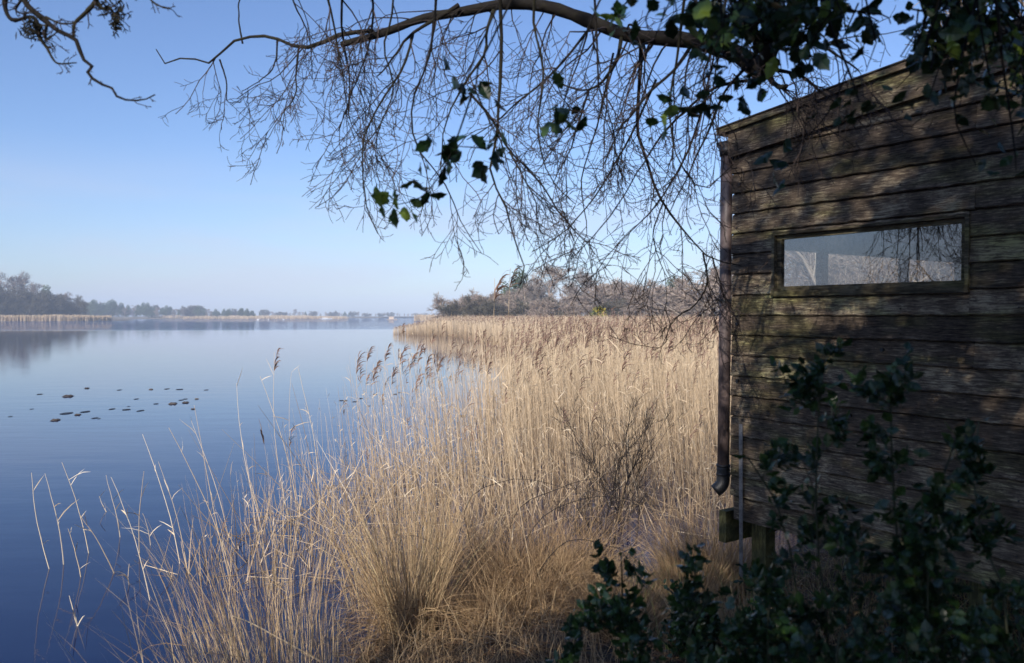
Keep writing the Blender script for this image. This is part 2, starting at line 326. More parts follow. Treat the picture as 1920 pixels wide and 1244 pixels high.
def plumes(P, n, L, w, tint_lo=.72, tint_hi=1.):
    """feathery one-sided heads made of small drooping tufts at the top of stems P (N,K,3)"""
    N = len(P); tip = P[:, -1]; d = norm(P[:, -1] - P[:, -2])
    side = np.stack([R.uniform(.1, 1, N), R.uniform(-.6, .6, N), np.zeros(N)], -1); side = norm(side)
    out = np.empty((N, n, 4, 3)); 
    for k in range(n):
        s = tip - d * (L * (1 - k / n) * .85)[:, None] if np.ndim(L) else tip - d * (L * (1 - k / n) * .85)
        bend = (k / n) ** 1.5
        s = s + side * (L * .25 * bend)[:, None] if np.ndim(L) else s + side * (L * .25 * bend)
        v = norm(d + side * R.uniform(.1, .8, (N, 1)) + R.randn(N, 3) * .18)
        ll = (L * R.uniform(.35, .6, N))[:, None]
        out[:, k, 0] = s; out[:, k, 1] = s + v * ll * .35
        v = norm(v + side * .45 + np.array([0, 0, -.25])); out[:, k, 2] = out[:, k, 1] + v * ll * .35
        v = norm(v + side * .5 + np.array([0, 0, -.5])); out[:, k, 3] = out[:, k, 2] + v * ll * .3
    rad = np.repeat((w * R.uniform(.6, 1.2, N))[:, None], n, 1)[..., None] * np.array([.5, 1.1, .9, .15])
    return out.reshape(N * n, 4, 3), rad.reshape(N * n, 4), R.uniform(tint_lo, tint_hi, N * n)
def blades(P, n, L, w):
    """dead leaf strips leaving the stems"""
    N = len(P); K = P.shape[1]
    i = R.randint(1, K - 1, (N, n)); f = R.rand(N, n, 1)
    s = P[np.arange(N)[:, None], i] * (1 - f) + P[np.arange(N)[:, None], i + 1 if False else np.minimum(i + 1, K - 1)] * f
    s = s.reshape(-1, 3); m = len(s)
    a = R.uniform(0, 2 * math.pi, m); d = norm(np.stack([np.cos(a), np.sin(a), R.uniform(.2, 2.2, m)], -1))
    ll = (R.uniform(.3, 1, m) ** 1.5 * L)[:, None]
    out = np.empty((m, 4, 3)); out[:, 0] = s
    for k in range(1, 4):
        out[:, k] = out[:, k-1] + d * ll / 3; d = norm(d + np.array([0, 0, -.18]) + R.randn(m, 3) * .12)
    return out, np.outer(w * R.uniform(.6, 1.2, m), [.7, 1., .8, .1])
# --- the bed: outline of where the reeds stand, from the near water's edge to the marsh
EDGE = [(-3.3,7.2),(-3.1,8.8),(-2.9,10.2),(-2.45,11.8),(-2.0,13.5),(-1.5,16.5),(-.6,22),(.7,30),(1.8,38),(.6,52),(-1.6,62),(-5.5,82),(-9,90),(-11.5,92),(-14.8,99),(-15.2,103),(-12,110),(-4,150),(60,190),(75,95),(30,60),(20,40),(11,25),(7,15),(4.4,10.4),(2.9,8.9),(1.9,8.0),(1.45,8.1),(.9,8.4),(.3,7.9),(-.3,7.8),(-1,7.2),(-2,6.6)]
def sample(y0, y1, dens, margin=.40):
    A = []
    ys = np.arange(y0, y1, max(.5, (y1-y0)/60.)); 
    for ya_, yb in zip(ys, np.append(ys[1:], y1)):
        xl, xr = -.17 * ya_ - 3.5, margin * yb + 1.5
        n_ = int(R.poisson(dens * (yb - ya_) * (xr - xl)))
        A.append(np.c_[R.uniform(xl, xr, n_), R.uniform(ya_, yb, n_)])
    A = np.concatenate(A); k = inpoly(A[:, 0], A[:, 1], EDGE); A = A[k]
    A = A[~((((A[:, 0] - 1.25) / .8) ** 2 + ((A[:, 1] - 8.5) / 1.1) ** 2 < 1) & (R.rand(len(A)) < .72))]   # the little pool by the bank
    return A
mb = MB()
def bed(y0, y1, dens, hmean, hs, w, S, K, pfrac, pn, nb, lean=-.07, edge_fade=0, wcoef=1.):
    A = sample(y0, y1, dens); x, y = A[:, 0], A[:, 1]
    cl = wob(x * 1.1, y * 1.1) * .5 + wob(x * .35, y * .35 + 2) * .5             # clumpiness
    keep = R.rand(len(x)) < np.clip(.72 + .5 * cl, .25, 1)
    keep &= ~((((x - 1.3) / .75) ** 2 + ((y - 8.45) / .95) ** 2 < 1) & (R.rand(len(x)) < .75))   # the little pool by the bank
    if edge_fade:
        le = np.interp(y, [7.2,8.8,10.2,11.8,13.5,16.5,22,30,38], [-3.3,-3.1,-2.9,-2.45,-2.0,-1.5,-.6,.7,1.8])
        keep &= R.rand(len(x)) < np.clip(.10 + ((x - le) / edge_fade) ** 1.3, 0, 1)
        le_ = le
    x, y = x[keep], y[keep]; N = len(x)
    h = np.clip(R.normal(hmean, hs, N) * (1 + .06 * wob(x * .5, y * .5)), .45, 3)
    if edge_fade:
        h *= np.clip(.62 + .38 * (x - le_[keep]) / 1.6, .62, 1) * np.interp(y, [6.5, 8.5, 10.5], [.62, .85, 1.])
    h *= np.where(y > 70, np.clip(.40 + (x + 14.8) / 11., .4, 1), 1) * (1 + .07 * wob(x * .9, y * .25))
    z0 = np.maximum(bank_z(x, y), 0) - .05
    P, rad = stems(x, y, z0, h - z0 * .6, lean, K, w * R.uniform(.6, 1.25, N), S, None)
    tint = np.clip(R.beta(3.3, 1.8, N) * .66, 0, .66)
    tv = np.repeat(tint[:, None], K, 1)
    tv = tv * np.interp(np.linspace(0, 1, K), [0, .35, 1], [.08, .62, 1])[None]  # shade put into the tint: stem feet dark, tops bright
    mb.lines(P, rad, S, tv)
    if nb:
        B, br = blades(P, nb, .17, .0034 * wcoef); mb.lines(B, br, 2, R.uniform(.25, .66, len(B)))
    k = R.rand(N) < pfrac
    if k.any():
        L = R.uniform(.14, .26, k.sum()); Q, qr, qt = plumes(P[k], pn, L, .0055 * wcoef)
        mb.lines(Q, qr, 2, qt)
bed(6.4, 10, 80, 1.5, .24, .0028, 3, 6, .05, 7, 2, -.09, 2.6)
bed(10, 16, 95, 1.86, .20, .0032, 3, 6, .14, 8, 2, -.07, 2.0)
bed(16, 28, 95, 1.97, .17, .0048, 3, 5, .35, 6, 0, -.05, 1.5, 1.5)
bed(28, 55, 45, 2.0, .16, .009, 2, 4, .40, 3, 0, -.04, 0, 2.4)
bed(55, 110, 24, 2.02, .16, .018, 2, 3, .5, 2, 0, -.03, 0, 5.)
bed(110, 190, 7, 2.1, .18, .035, 2, 3, .5, 2, 0, -.03, 0, 9.)
A = sample(6.3, 13, 42); x, y = A[:, 0], A[:, 1]; k = bank_z(x, y) < .02; x, y = x[k], y[k]; N = len(x)      # broken stubs
P, rad = stems(x, y, np.full(N, -.03), R.exponential(.28, N) + .08, 0, 4, R.uniform(.0025, .005, N), 3, None)
tl_ = R.randn(N, 1, 2) * .45 * (P[:, -1:, 2:] + .03); P[:, :, :2] += tl_ * np.linspace(0, 1, 4)[None, :, None]; mb.lines(P, rad * 1.3, 3, R.uniform(0, .45, N))
A = sample(6.3, 14, 14); N = len(A); a = R.uniform(0, 6.28, N); L = R.uniform(.1, .5, N)                                       # floating bits
d = np.c_[np.cos(a), np.sin(a), R.uniform(-.05, .12, N)] * L[:, None]; s0 = np.c_[A, np.full(N, .012)]; mb.lines(np.stack([s0, s0 + d * .5, s0 + d], 1), np.tile([.003, .004, .002], (N, 1)), 3, R.uniform(0, .6, N))
A = sample(6.5, 20, 7); A = A[A[:, 0] > -1.9]; N = len(A); a = R.uniform(0, 6.28, N); L = R.uniform(.7, 1.6, N)                                       # stems leaning across the rest
el = R.uniform(.35, 1.1, N); d = np.c_[np.cos(a) * np.cos(el), np.sin(a) * np.cos(el), np.sin(el)] * L[:, None]; s0 = np.c_[A, np.full(N, 0.)]
mb.lines(np.stack([s0, s0 + d * .5 + R.randn(N, 3) * .02, s0 + d - np.array([0, 0, .05])], 1), np.tile([.0035, .003, .0012], (N, 1)), 3, R.uniform(.1, .66, N))
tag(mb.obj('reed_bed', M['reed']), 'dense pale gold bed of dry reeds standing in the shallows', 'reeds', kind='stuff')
# fringes on the far side of the lake
def fringe(name, label, line, dens_w, n_, h, w):
    p = spline(line, 60); k = R.randint(0, 59, n_); f = R.rand(n_, 1)
    q = p[k] * (1 - f) + p[k + 1] * f; q = q + np.c_[R.uniform(-1, 1, n_), R.uniform(0, 1, n_) * dens_w, np.zeros(n_)]
    hh = R.normal(h, h * .1, n_) * (1 + .12 * wob(q[:, 0] * .15, q[:, 1] * .1))
    P, rad = stems(q[:, 0], q[:, 1], np.zeros(n_), hh, 0, 3, np.full(n_, w), 2, None)
    b = MB(); b.lines(P, rad * 1.3, 2, np.clip(R.beta(3, 2.2, n_) * .6, 0, .66)); return tag(b.obj(name, M['reed']), label, 'reeds', kind='stuff')
fringe('reed_fringe', 'pale reed fringe along the foot of the wooded headland', [(-245,297,0),(-207,299,0),(-188,306,0),(-176,316,0),(-168,330,0)], 5, 9000, 2.1, .07)
fringe('reed_fringe', 'thin pale reed strip below the hazy trees on the far shore', [(-205,495,0),(-160,494,0),(-128,492,0),(-104,496,0)], 8, 5000, 1.5, .10)
fringe('reed_fringe', 'faint pale reed strip farthest away across the lake', [(-260,574,0),(-200,584,0),(-150,588,0)], 8, 3000, 2., .12)
fringe('reed_fringe', 'pale reed strip behind the tip of the big reed bed', [(-40,330,0),(-24,320,0),(-8,318,0)], 6, 2000, 2.2, .1)

# --- single plumed reeds that stand out of the bed, each a thing
ORD = ['first','second','third','fourth','fifth','sixth','seventh','eighth','ninth','tenth','eleventh','twelfth','thirteenth','fourteenth','fifteenth','sixteenth','seventeenth','eighteenth','nineteenth','twentieth']
def single_reed(base, top, label, group, w=.004, bend=.0, L=.2, side=1, name='plumed_reed', leaves=3, tintp=(.72,1.)):
    base = np.array(base, float); top = np.array(top, float); H = np.linalg.norm(top - base)
    root = empty(name, base, label=label, cat='reed', group=group)
    t = np.linspace(0, 1, 9); P = (top - base)[None] * t[:, None]; P[:, 0] += np.sin(t * math.pi) * -.04 * H * side + bend * t ** 3
    P = P + np.cumsum(R.randn(9, 3) * .004, 0) * t[:, None]; P = P[None]
    b = MB(); b.lines(P, w * (1 - .6 * t)[None], 4, R.uniform(.35, .6)); b.obj('stem', M['reed'], root)
    if L:
        Q, qr, qt = plumes(P, 16, np.array([L]), .0056, *tintp); b = MB(); b.lines(Q, qr, 2, qt); b.obj('plume', M['reed'], root)
    if leaves:
        B, br = blades(P, leaves, .3, .0045)
        for j in range(leaves): b = MB(); b.lines(B[j:j+1], br[j:j+1], 2, R.uniform(.4, .66)); b.obj('leaf', M['reed'], root)
    return root
pl = [ # px,py of the head's tip, distance, label
 (514,658,9.4,'reed with the leftmost plume, standing apart over open water'),
 (545,700,9.6,'thin reed with bare tip right of the leftmost plume'),
 (667,672,9.3,'reed with short dark plume, first of the cluster left of the inlet'),
 (690,655,9.8,'reed with upright pale plume in the cluster left of the inlet'),
 (700,680,9.0,'reed with low plume between two taller ones left of the inlet'),
 (722,650,10.2,'tallest reed with drooping plume in the cluster over the lake'),
 (735,690,9.1,'reed with dark hooked plume low in the cluster over the lake'),
 (748,655,10.6,'reed with curved golden plume near the middle of the open cluster'),
 (765,668,9.9,'reed with plume bent to the right over the lake'),
 (785,655,11.0,'reed with thin purple plume right of the open cluster'),
 (800,668,10.4,'reed with short plume against the calm inlet water'),
 (822,672,11.4,'reed with feathery plume on the inlet, just before the dense bed'),
 (860,650,11.8,'reed with narrow plume above the mouth of the inlet'),
 (928,520,6.6,'tall bent reed with loose plume rising above the bushes on the skyline'),
 (957,500,6.2,'tallest reed of all, its brown plume against the sky below the branches'),
 (985,640,10.5,'reed with dark plume at the left front of the dense bed'),
 (1002,655,9.8,'reed with broad feathery plume at the left front of the dense bed'),
 (1040,628,10.8,'reed with dark sickle plume in front of the tallest tree'),
 (1062,640,10.2,'reed with tufted plume right of the sickle shaped one'),
 (1095,625,11.2,'reed with dark plume below the yellow gorse'),
 (1128,630,10.6,'reed with slim plume below and right of the yellow gorse'),
 (1160,622,9.9,'reed with nodding plume midway between gorse and drainpipe'),
 (1165,660,8.8,'reed with hooked dark plume lower than its neighbours'),
 (1205,615,11.0,'reed with bent plume under the dangling twig'),
 (1250,640,9.5,'reed with thin plume left of the drooping bare branch tip'),
 (1290,612,10.0,'reed with sickle plume two hand widths left of the drainpipe'),
 (1335,606,10.6,'reed with curved plume nearest to the drainpipe')]
for i, (px, py, D, lb) in enumerate(pl):
    top = at(px, py, D); bs = np.array([top[0] + R.uniform(.12, .3), D - .1 + R.uniform(-.1, .1), -.02])
    if 13 <= i <= 14: bs = np.array([top[0] + .22, D + .1, .1])
    single_reed(bs, top, 'dry straw coloured ' + lb, 'plumed reeds standing above the bed', L=0 if i == 1 else R.uniform(.18, .27), leaves=4)
st = [ # bare and broken stems standing in the water at the left: base px,py -> tip px,py
 ((95,1070),(60,886),'leftmost bare reed stem standing alone in the blue water'),
 ((120,1062),(90,885),'bare reed stem right beside the leftmost one'),
 ((168,1040),(115,868),'leaning reed stem with two short side leaves near the left edge'),
 ((153,1085),(128,995),'short bent reed stub low between leaning stems'),
 ((218,1078),(148,962),'curved dead reed bowing left out of the water'),
 ((204,962),(184,930),'short broken reed tip poking up from the water'),
 ((226,1010),(200,895),'slim reed stem behind the forked one'),
 ((283,1130),(208,892),'forked reed with zigzag top in the open water'),
 ((262,1040),(270,885),'reed with long pale leaf pointing right like a flag'),
 ((283,1025),(268,958),'broken reed stub right of the flag leaved reed'),
 ((339,1060),(266,812),'tall thin reed leaning far left at the edge of the bed'),
 ((352,1070),(300,865),'reed with knotted leaf joints at the edge of the bed'),
 ((436,1075),(318,800),'long bare reed rising from the outer clump'),
 ((245,1100),(238,1058),'tiny reed stub beside the forked reed'),
 ((150,1180),(128,1120),'low curled reed stub nearest the bottom left corner'),
 ((490,985),(445,720),'tall reed with split tip left of the open cluster'),
 ((560,960),(488,705),'tall reed with small side leaves over the lily leaves'),
 ((600,960),(560,690),'tall leafless reed between the split one and the open cluster'),
 ((430,1010),(360,790),'short leaning reed with papery leaves at the outer edge')]
for i, (b, t, lb) in enumerate(st):
    D = min(CAMZ * F / (b[1] - HOR), 9.8); bs = at(b[0], b[1], D); tp = at(t[0], t[1], D + R.uniform(-.1, .1))
    single_reed(bs - np.array([0, 0, .03]), tp, 'dry ' + lb, 'bare reed stems standing in open water', w=.0048, L=0, leaves=3, side=R.choice([-1, 1]) * .8, name='reed_stem')
# submerged/lying bits
# ------------------------------------------------------------------ grass tussocks
def tussock(name, base, label, nb, h, spread, base_r, w=.0022, tlo=.2, thi=.9, lean=(0, 0), droop=.5, dead=.5, mess=.075):
    base = np.array(base, float); base[2] = max(bank_z(base[0], base[1]), 0) - .03 if base[2] is None else base[2]
    a = R.uniform(0, 2*math.pi, nb); rr = np.sqrt(R.rand(nb)) * base_r
    P = np.zeros((nb, 7, 3)); P[:, 0] = np.c_[np.cos(a) * rr, np.sin(a) * rr, np.zeros(nb)]
    sp_ = R.beta(1.6, 2.4, nb) * spread; a2 = a + R.randn(nb) * .5
    d = norm(np.c_[np.cos(a2) * sp_ + lean[0], np.sin(a2) * sp_ + lean[1], np.ones(nb)])
    L = h * R.uniform(.35, 1.1, nb)
    for k in range(1, 7):
        P[:, k] = P[:, k-1] + d * (L / 6)[:, None]
        d = norm(d + np.c_[np.cos(a2) * .05, np.sin(a2) * .05, -droop * R.uniform(.2, 1, nb) * (.03 + .09 * sp_)] + R.randn(nb, 3) * mess)
    root = empty(name, base, label=label, cat='grass tussock', group='dry grass tussocks on the bank')
    b = MB(); b.lines(P, np.outer(w * R.uniform(.5, 1.3, nb), [1, 1, .9, .8, .6, .4, .1]), 3 if w > .003 else 2, R.uniform(tlo, thi, nb)); b.obj('blades', M['tussock'], root)
    # matted dead skirt at the foot
    m_ = int(nb * dead); a = R.uniform(0, 2*math.pi, m_); P = np.zeros((m_, 5, 3)); P[:, 0] = np.c_[np.cos(a) * base_r * .9, np.sin(a) * base_r * .9, R.uniform(0, .22, m_) * h]
    d = norm(np.c_[np.cos(a + R.randn(m_)), np.sin(a + R.randn(m_)), R.uniform(-.2, .8, m_)])
    for k in range(1, 5):
        P[:, k] = P[:, k-1] + d * (R.uniform(.25, .5, m_) * h / 4)[:, None]; d = norm(d + np.array([0, 0, -.28]) + R.randn(m_, 3) * .22)
    b = MB(); b.lines(P, np.outer(w * R.uniform(.5, 1.4, m_), [1, 1, .8, .5, .1]), 2, R.uniform(0, .6, m_)); b.obj('dead_skirt', M['tussock'], root)
    return root
def gpt(px, py, z=.1):
    D = (CAMZ - z) * F / (py - HOR); p = at(px, py, D); p[2] = z; return p
def bz(x, y): return (x, y, float(max(bank_z(x, y), 0)) - .03)
tussock('grass_tussock', bz(-.72, 5.65), 'tall straw coloured tussock fanning out, largest at the bottom centre', 720, 1.30, .50, .2, .0018, .1, .95, (-.06, 0), .45, .7, .11)
tussock('grass_tussock', bz(-.95, 6.6), 'pale tussock just behind the largest one at the bottom centre', 420, 1.2, .4, .42, .0019, .3, .95, (-.1, 0), .4, .3)
tussock('grass_tussock', bz(.18, 6.5), 'messy brown tussock with arching blades right of the largest', 1500, .95, 1.3, .42, .0019, .0, .62, (.0, 0), 1.6, 1.6, .24)
tussock('grass_tussock', bz(.02, 5.9), 'low reddish brown tussock in front of the messy one', 800, .62, 1.3, .35, .0019, .0, .5, (-.05, 0), 1.6, 1.4, .26)
tussock('grass_tussock', bz(-.4, 7.1), 'upright pale tussock at the water edge behind the messy one', 420, 1.15, .5, .35, .002, .2, .9, (0, 0), .4, .6, .12)
tussock('grass_tussock', bz(.55, 7.0), 'slanting dry tussock by the patch of open water', 400, .9, 1.1, .3, .0019, .0, .7, (.1, 0), 1.2, 1.2, .2)
tussock('grass_tussock', bz(1.72, 6.85), 'bushy brown tussock right behind the foot of the drainpipe', 1100, 1.0, .8, .3, .002, .05, .75, (-.05, 0), .8, .9, .15)
tussock('grass_tussock', bz(1.42, 6.35), 'small tussock below the cut beam end', 1100, .6, .8, .2, .0022, .1, .75, (0, 0), .8)
tussock('grass_tussock', bz(-1.32, 4.5), 'sparse grey tussock at the water edge, lower left of the largest', 210, 1.15, .35, .5, .0019, .4, .95, (-.16, 0), .3, .2)
tussock('grass_tussock', bz(-1.5, 3.75), 'blurred thin blades of the nearest tussock at bottom left', 110, 1.05, .55, .2, .0026, .5, .95, (-.10, 0), .3, .2)
tussock('grass_tussock', bz(-1.75, 5.5), 'thin tussock in the water left of the largest', 260, 1.25, .3, .55, .0019, .35, .95, (-.14, 0), .3, .2)
tussock('grass_tussock', bz(.75, 5.2), 'low dark tussock beside the leftmost holly bush', 900, .5, 1.1, .2, .0022, .0, .5, (0, 0), 1., 1.)
tussock('grass_tussock', bz(1.35, 4.6), 'shaded tussock half hidden behind the holly bushes', 900, .5, 1.0, .22, .0022, .1, .7, (0, 0), .8, .6)
# litter on the bank
n_ = 26000; x = R.uniform(-2.6, 3.6, n_); y = R.uniform(1.2, 7.6, n_); z = bank_z(x, y); k = z > -.04; x, y, z = x[k], y[k], z[k]; n_ = len(x)
a = R.uniform(0, 2*math.pi, n_); L = R.uniform(.04, .26, n_); d = np.c_[np.cos(a), np.sin(a), R.uniform(-.05, .28, n_)]
P = np.stack([np.c_[x, y, z + .008], np.c_[x, y, z + .012] + d * (L * .5)[:, None], np.c_[x, y, z + .008] + d * L[:, None] * np.array([1, 1, .4])], 1)
b = MB(); b.lines(P, np.outer(R.uniform(.0015, .005, n_), [.8, 1, .3]), 2, R.beta(2, 2, n_)); tag(b.obj('leaf_litter', M['litter']), 'brown litter of dead stems and leaves lying on the bank', 'leaf litter', kind='stuff')
# shaded low grass under the hide and bushes
n_ = 14000; x = R.uniform(-1.3, 4.6, n_); y = R.uniform(1.2, 7.0, n_); z = bank_z(x, y); k = (z > .0) & (wob(x*2, y*2) > -.45); x, y, z = x[k], y[k], z[k]; n_ = len(x)
P, rad = stems(x, y, z - .01, R.uniform(.08, .42, n_), 0, 4, np.full(n_, .0022), 2, None)
P[:, :, :2] += (R.randn(n_, 1, 2) * .12) * (np.linspace(0, 1, 4) ** 2)[None, :, None]
b = MB(); b.lines(P, rad, 2, np.where((R.rand(n_) < .3) & (x > .9), 1., R.uniform(.1, .8, n_))); tag(b.obj('rough_grass', M['tussock']), 'short rough grass, part green, under and before the hide', 'grass', kind='stuff')

# ------------------------------------------------------------------ floating lily leaves
pads = [(20,782,7,0),(75,740,10,0),(104,789,14,1),(128,744,16,1),(126,776,19,0),(146,779,11,1),(161,773,14,0),(178,785,10,0),(186,786,6,0),(210,768,10,0),(237,769,15,0),(224,732,8,0),(264,771,11,0),(241,763,6,0),(293,758,9,0),(256,749,8,0),(283,731,8,1),(313,730,9,0),(325,758,14,1),(337,731,13,0),(340,751,9,0),(348,756,12,1),(348,749,8,0),(369,749,8,1),(387,732,8,0),(362,768,8,1),(640,752,9,0),(648,752,8,0),(665,754,8,0),(677,748,8,0),(703,740,8,0),(741,740,8,0),(749,737,7,0),(868,781,11,1),(858,794,6,0),(905,790,7,0),(998,790,7,0),(922,753,7,0),(692,762,6,0),(163,729,9,1),(60,768,6,0)]
for i, (px, py, wpx, kind) in enumerate(pads):
    p = gpt(px, py, .0); D = p[1]; r = wpx / 2 / F * D
    k = 12; a = np.linspace(0, 2*math.pi, k, endpoint=False); c = R.uniform(.25, .8) if kind else .12
    ro = r * R.uniform(.8, 1.15, k); asp = R.uniform(1.3, 2.2)
    V = [[0, 0, .012 + (.5 * r if kind else .15 * r) * .5]]
    for sc, hz in ((.55, .75), (1., .0)):
        for j in range(k): V.append([math.cos(a[j]) * ro[j] * sc, math.sin(a[j]) * ro[j] * sc * asp, .008 + (r * .5 if kind else r * .12) * hz * (.6 + .4 * math.cos(a[j] * 2))])
    V = np.array(V); Fs3 = [[0, 1 + j, 1 + (j+1) % k] for j in range(k)]; Fs4 = [[1+j, 1+k+j, 1+k+(j+1) % k, 1+(j+1) % k] for j in range(k)]
    look = 'pale humped' if kind else 'flat dark'
    o_ = mesh('lily_leaf', V, [Fs3, Fs4], M['lily'], None, {'tint': np.full(len(V), R.uniform(.6, 1) if kind else R.uniform(0, .3))}, True, loc=(p[0], p[1], 0))
    o_['px'] = px; o_['look'] = look; o_['py'] = py
left = sorted([o for o in COL.objects if 'px' in o and o['px'] < 420], key=lambda o: o['px'])
right = sorted([o for o in COL.objects if 'px' in o and o['px'] >= 420], key=lambda o: o['px'])
for i, o_ in enumerate(left):
    pos = ORD[i] + ' from the left' if i < 13 else ORD[len(left) - 1 - i] + ' from the right'
    tag(o_, '%s lily leaf on the open water, %s of the left drift' % (o_['look'], pos), 'lily leaf', 'lily leaves floating on the lake')
for i, o_ in enumerate(right):
    tag(o_, '%s lily leaf seen between the reed stems, %s from the left there' % (o_['look'], ORD[i]), 'lily leaf', 'lily leaves floating on the lake')
for o_ in left + right:
    for k in ('px', 'py', 'look'): del o_[k]

# ------------------------------------------------------------------ distant trees
def bare_tree(name, label, cat, H, mt, kind, seed, group, tw=1.):
    """own trunk and crown meshes; the crown is a mass of real fine twigs"""
    global R
    keep = R; R = np.random.RandomState(seed)
    root = empty(name, label=label, cat=cat, group=group)
    if kind == 'tree':
        tr_ = spline([(0,0,-.5),(R.uniform(-.3,.3),0,H*.25),(R.uniform(-.8,.8),0,H*.55),(R.uniform(-1,1),0,H*.8)], 9)[None]; rad = (H * .022) * np.linspace(1, .25, 9)[None]
        l1, r1 = grow(tr_, rad, 16, (H*.30, H*.52), (30, 70), 7, .22, 1., .06, .15, .16, .6, .3)
    else:
        ns = 11; a = R.uniform(0, 2*math.pi, ns); tr_ = np.zeros((ns, 7, 3)); d = norm(np.c_[np.cos(a) * R.uniform(.1, .9, ns), np.sin(a) * R.uniform(.1, .9, ns), np.ones(ns)])
        tr_[:, 0] = np.c_[np.cos(a) * .4, np.sin(a) * .4, np.full(ns, -.3)]
        for k in range(1, 7): tr_[:, k] = tr_[:, k-1] + d * (R.uniform(.7, 1.1, (ns, 1)) * H * .13); d = norm(d + R.randn(ns, 3) * .14)
        rad = np.tile(H * .012 * np.linspace(1, .3, 7), (ns, 1))
        l1, r1 = grow(tr_, rad, 7, (H*.22, H*.45), (20, 65), 6, .15, 1., .03, .1, .18, .65, .35)
    l2, r2 = grow(l1, r1, 9, (H*.10, H*.22), (20, 60), 5, .15, 1., .04, .1, .2, .65, .4)
    l3, r3 = grow(l2, np.maximum(r2, H * .0016), 15 if kind == 'tree' else 14, (H*.05, H*.13), (20, 65), 4, .1, 1., .02, .12, .25, .75, .5)
    b = MB(); b.lines(tr_, rad, 7, R.uniform(.4, 1., len(tr_))); b.lines(l1, r1, 5, R.uniform(.3, 1, len(l1))); b.obj('trunk', M[mt], root, True)
    b = MB(); b.lines(l2, np.maximum(r2*(tw==1), H*.003*tw), 3, R.uniform(0, 1, len(l2))); b.lines(l3, np.maximum(r3*(tw==1), H*.0024*tw), 2, R.uniform(0, .8, len(l3))); b.obj('crown', M[mt], root)
    R = keep; return root
def leafy(name, label, cat, H, Wd, seed, group, mt='pine', trunk_h=.35, nq=5200, q=.045, lobes=16):
    global R
    keep = R; R = np.random.RandomState(seed); root = empty(name, label=label, cat=cat, group=group)
    tr_ = spline([(0,0,-.4),(.02*H,0,H*.3),(0,.02*H,H*.75)], 6)[None]
    b = MB(); b.lines(tr_, H*.022*np.linspace(1, .3, 6)[None], 6, .5); 
    hz_ = R.uniform(0, .85, lobes) ** .9; C_ = np.c_[R.randn(lobes) * Wd * .30 * (1.05 - hz_), R.randn(lobes) * Wd * .30 * (1.05 - hz_), H * (trunk_h * .7 + (1 - trunk_h * .7) * hz_)]
    br = np.stack([np.tile([0, 0, H * .3], (lobes, 1)), C_ * .5 + np.array([0, 0, H*.2]), C_], 1); b.lines(br, np.tile(H * np.array([.009, .007, .003]), (lobes, 1)), 4, .5); b.obj('trunk', M['dark_wood'], root)
    i = R.randint(0, lobes, nq); v = norm(R.randn(nq, 3)) * (R.uniform(.35, 1.05, nq) ** .6)[:, None] * np.array([Wd*.24, Wd*.24, H*.24]) * R.uniform(.7, 1.2, lobes)[i][:, None]
    c = C_[i] + v; u1 = norm(R.randn(nq, 3)); u2 = norm(np.cross(u1, R.randn(nq, 3))); s = H * q * R.uniform(.4, 1, nq)[:, None]
    V = np.stack([c - u1*s*.6, c + u2*s*.45, c + u1*s, c - u2*s*.45], 1).reshape(-1, 3)
    tnt = np.repeat(R.uniform(0, 1, lobes)[i] * .6 + R.rand(nq) * .4, 4)
    mesh('crown', V, [np.arange(nq*4).reshape(-1, 4)], M[mt], root, {'tint': tnt}); R = keep; return root
used = set()
def place(proto, x, y, z, s, rz, label, group, name=None):
    o = proto if proto.name not in used else copy_tree(proto)
    if o is proto: used.add(proto.name)
    o.location = (x, y, z); o.scale = (s[0], s[0], s[1]) if isinstance(s, tuple) else (s, s, s); o.rotation_euler = (0, 0, rz)
    o['label'] = label; o['group'] = group; return o
T_tan = [bare_tree('bare_tree', 'x', 'tree', 10, 'tan_wood', 'tree', 11 + i, 'g') for i in range(2)]
T_dk = [bare_tree('bare_tree', 'x', 'tree', 10, 'dark_wood', 'tree', 21 + i, 'g') for i in range(3)]
S_tan = [bare_tree('bare_shrub', 'x', 'shrub', 6, 'tan_wood', 'shrub', 31 + i, 'g') for i in range(2)]
S_ol = [bare_tree('willow_shrub', 'x', 'shrub', 6, 'olive_wood', 'shrub', 41 + i, 'g') for i in range(2)]
N_t = [bare_tree('bare_tree', 'x', 'tree', 10, mt_, 'tree', 61 + i, 'g', .3) for i, mt_ in enumerate(('tan_wood', 'dark_wood'))]
N_s = bare_tree('bare_shrub', 'x', 'shrub', 6, 'tan_wood', 'shrub', 71, 'g', .35)
Pn = [leafy('pine_tree', 'x', 'tree', 10, 9, 51 + i, 'g') for i in range(2)]
def xy(px, D): return (px - 960) / F * D
G1 = 'bare trees and bushes behind the reed bed'
H_ = lambda py, D: CAMZ + (HOR - py) / F * D                 # height of a thing whose top is at py
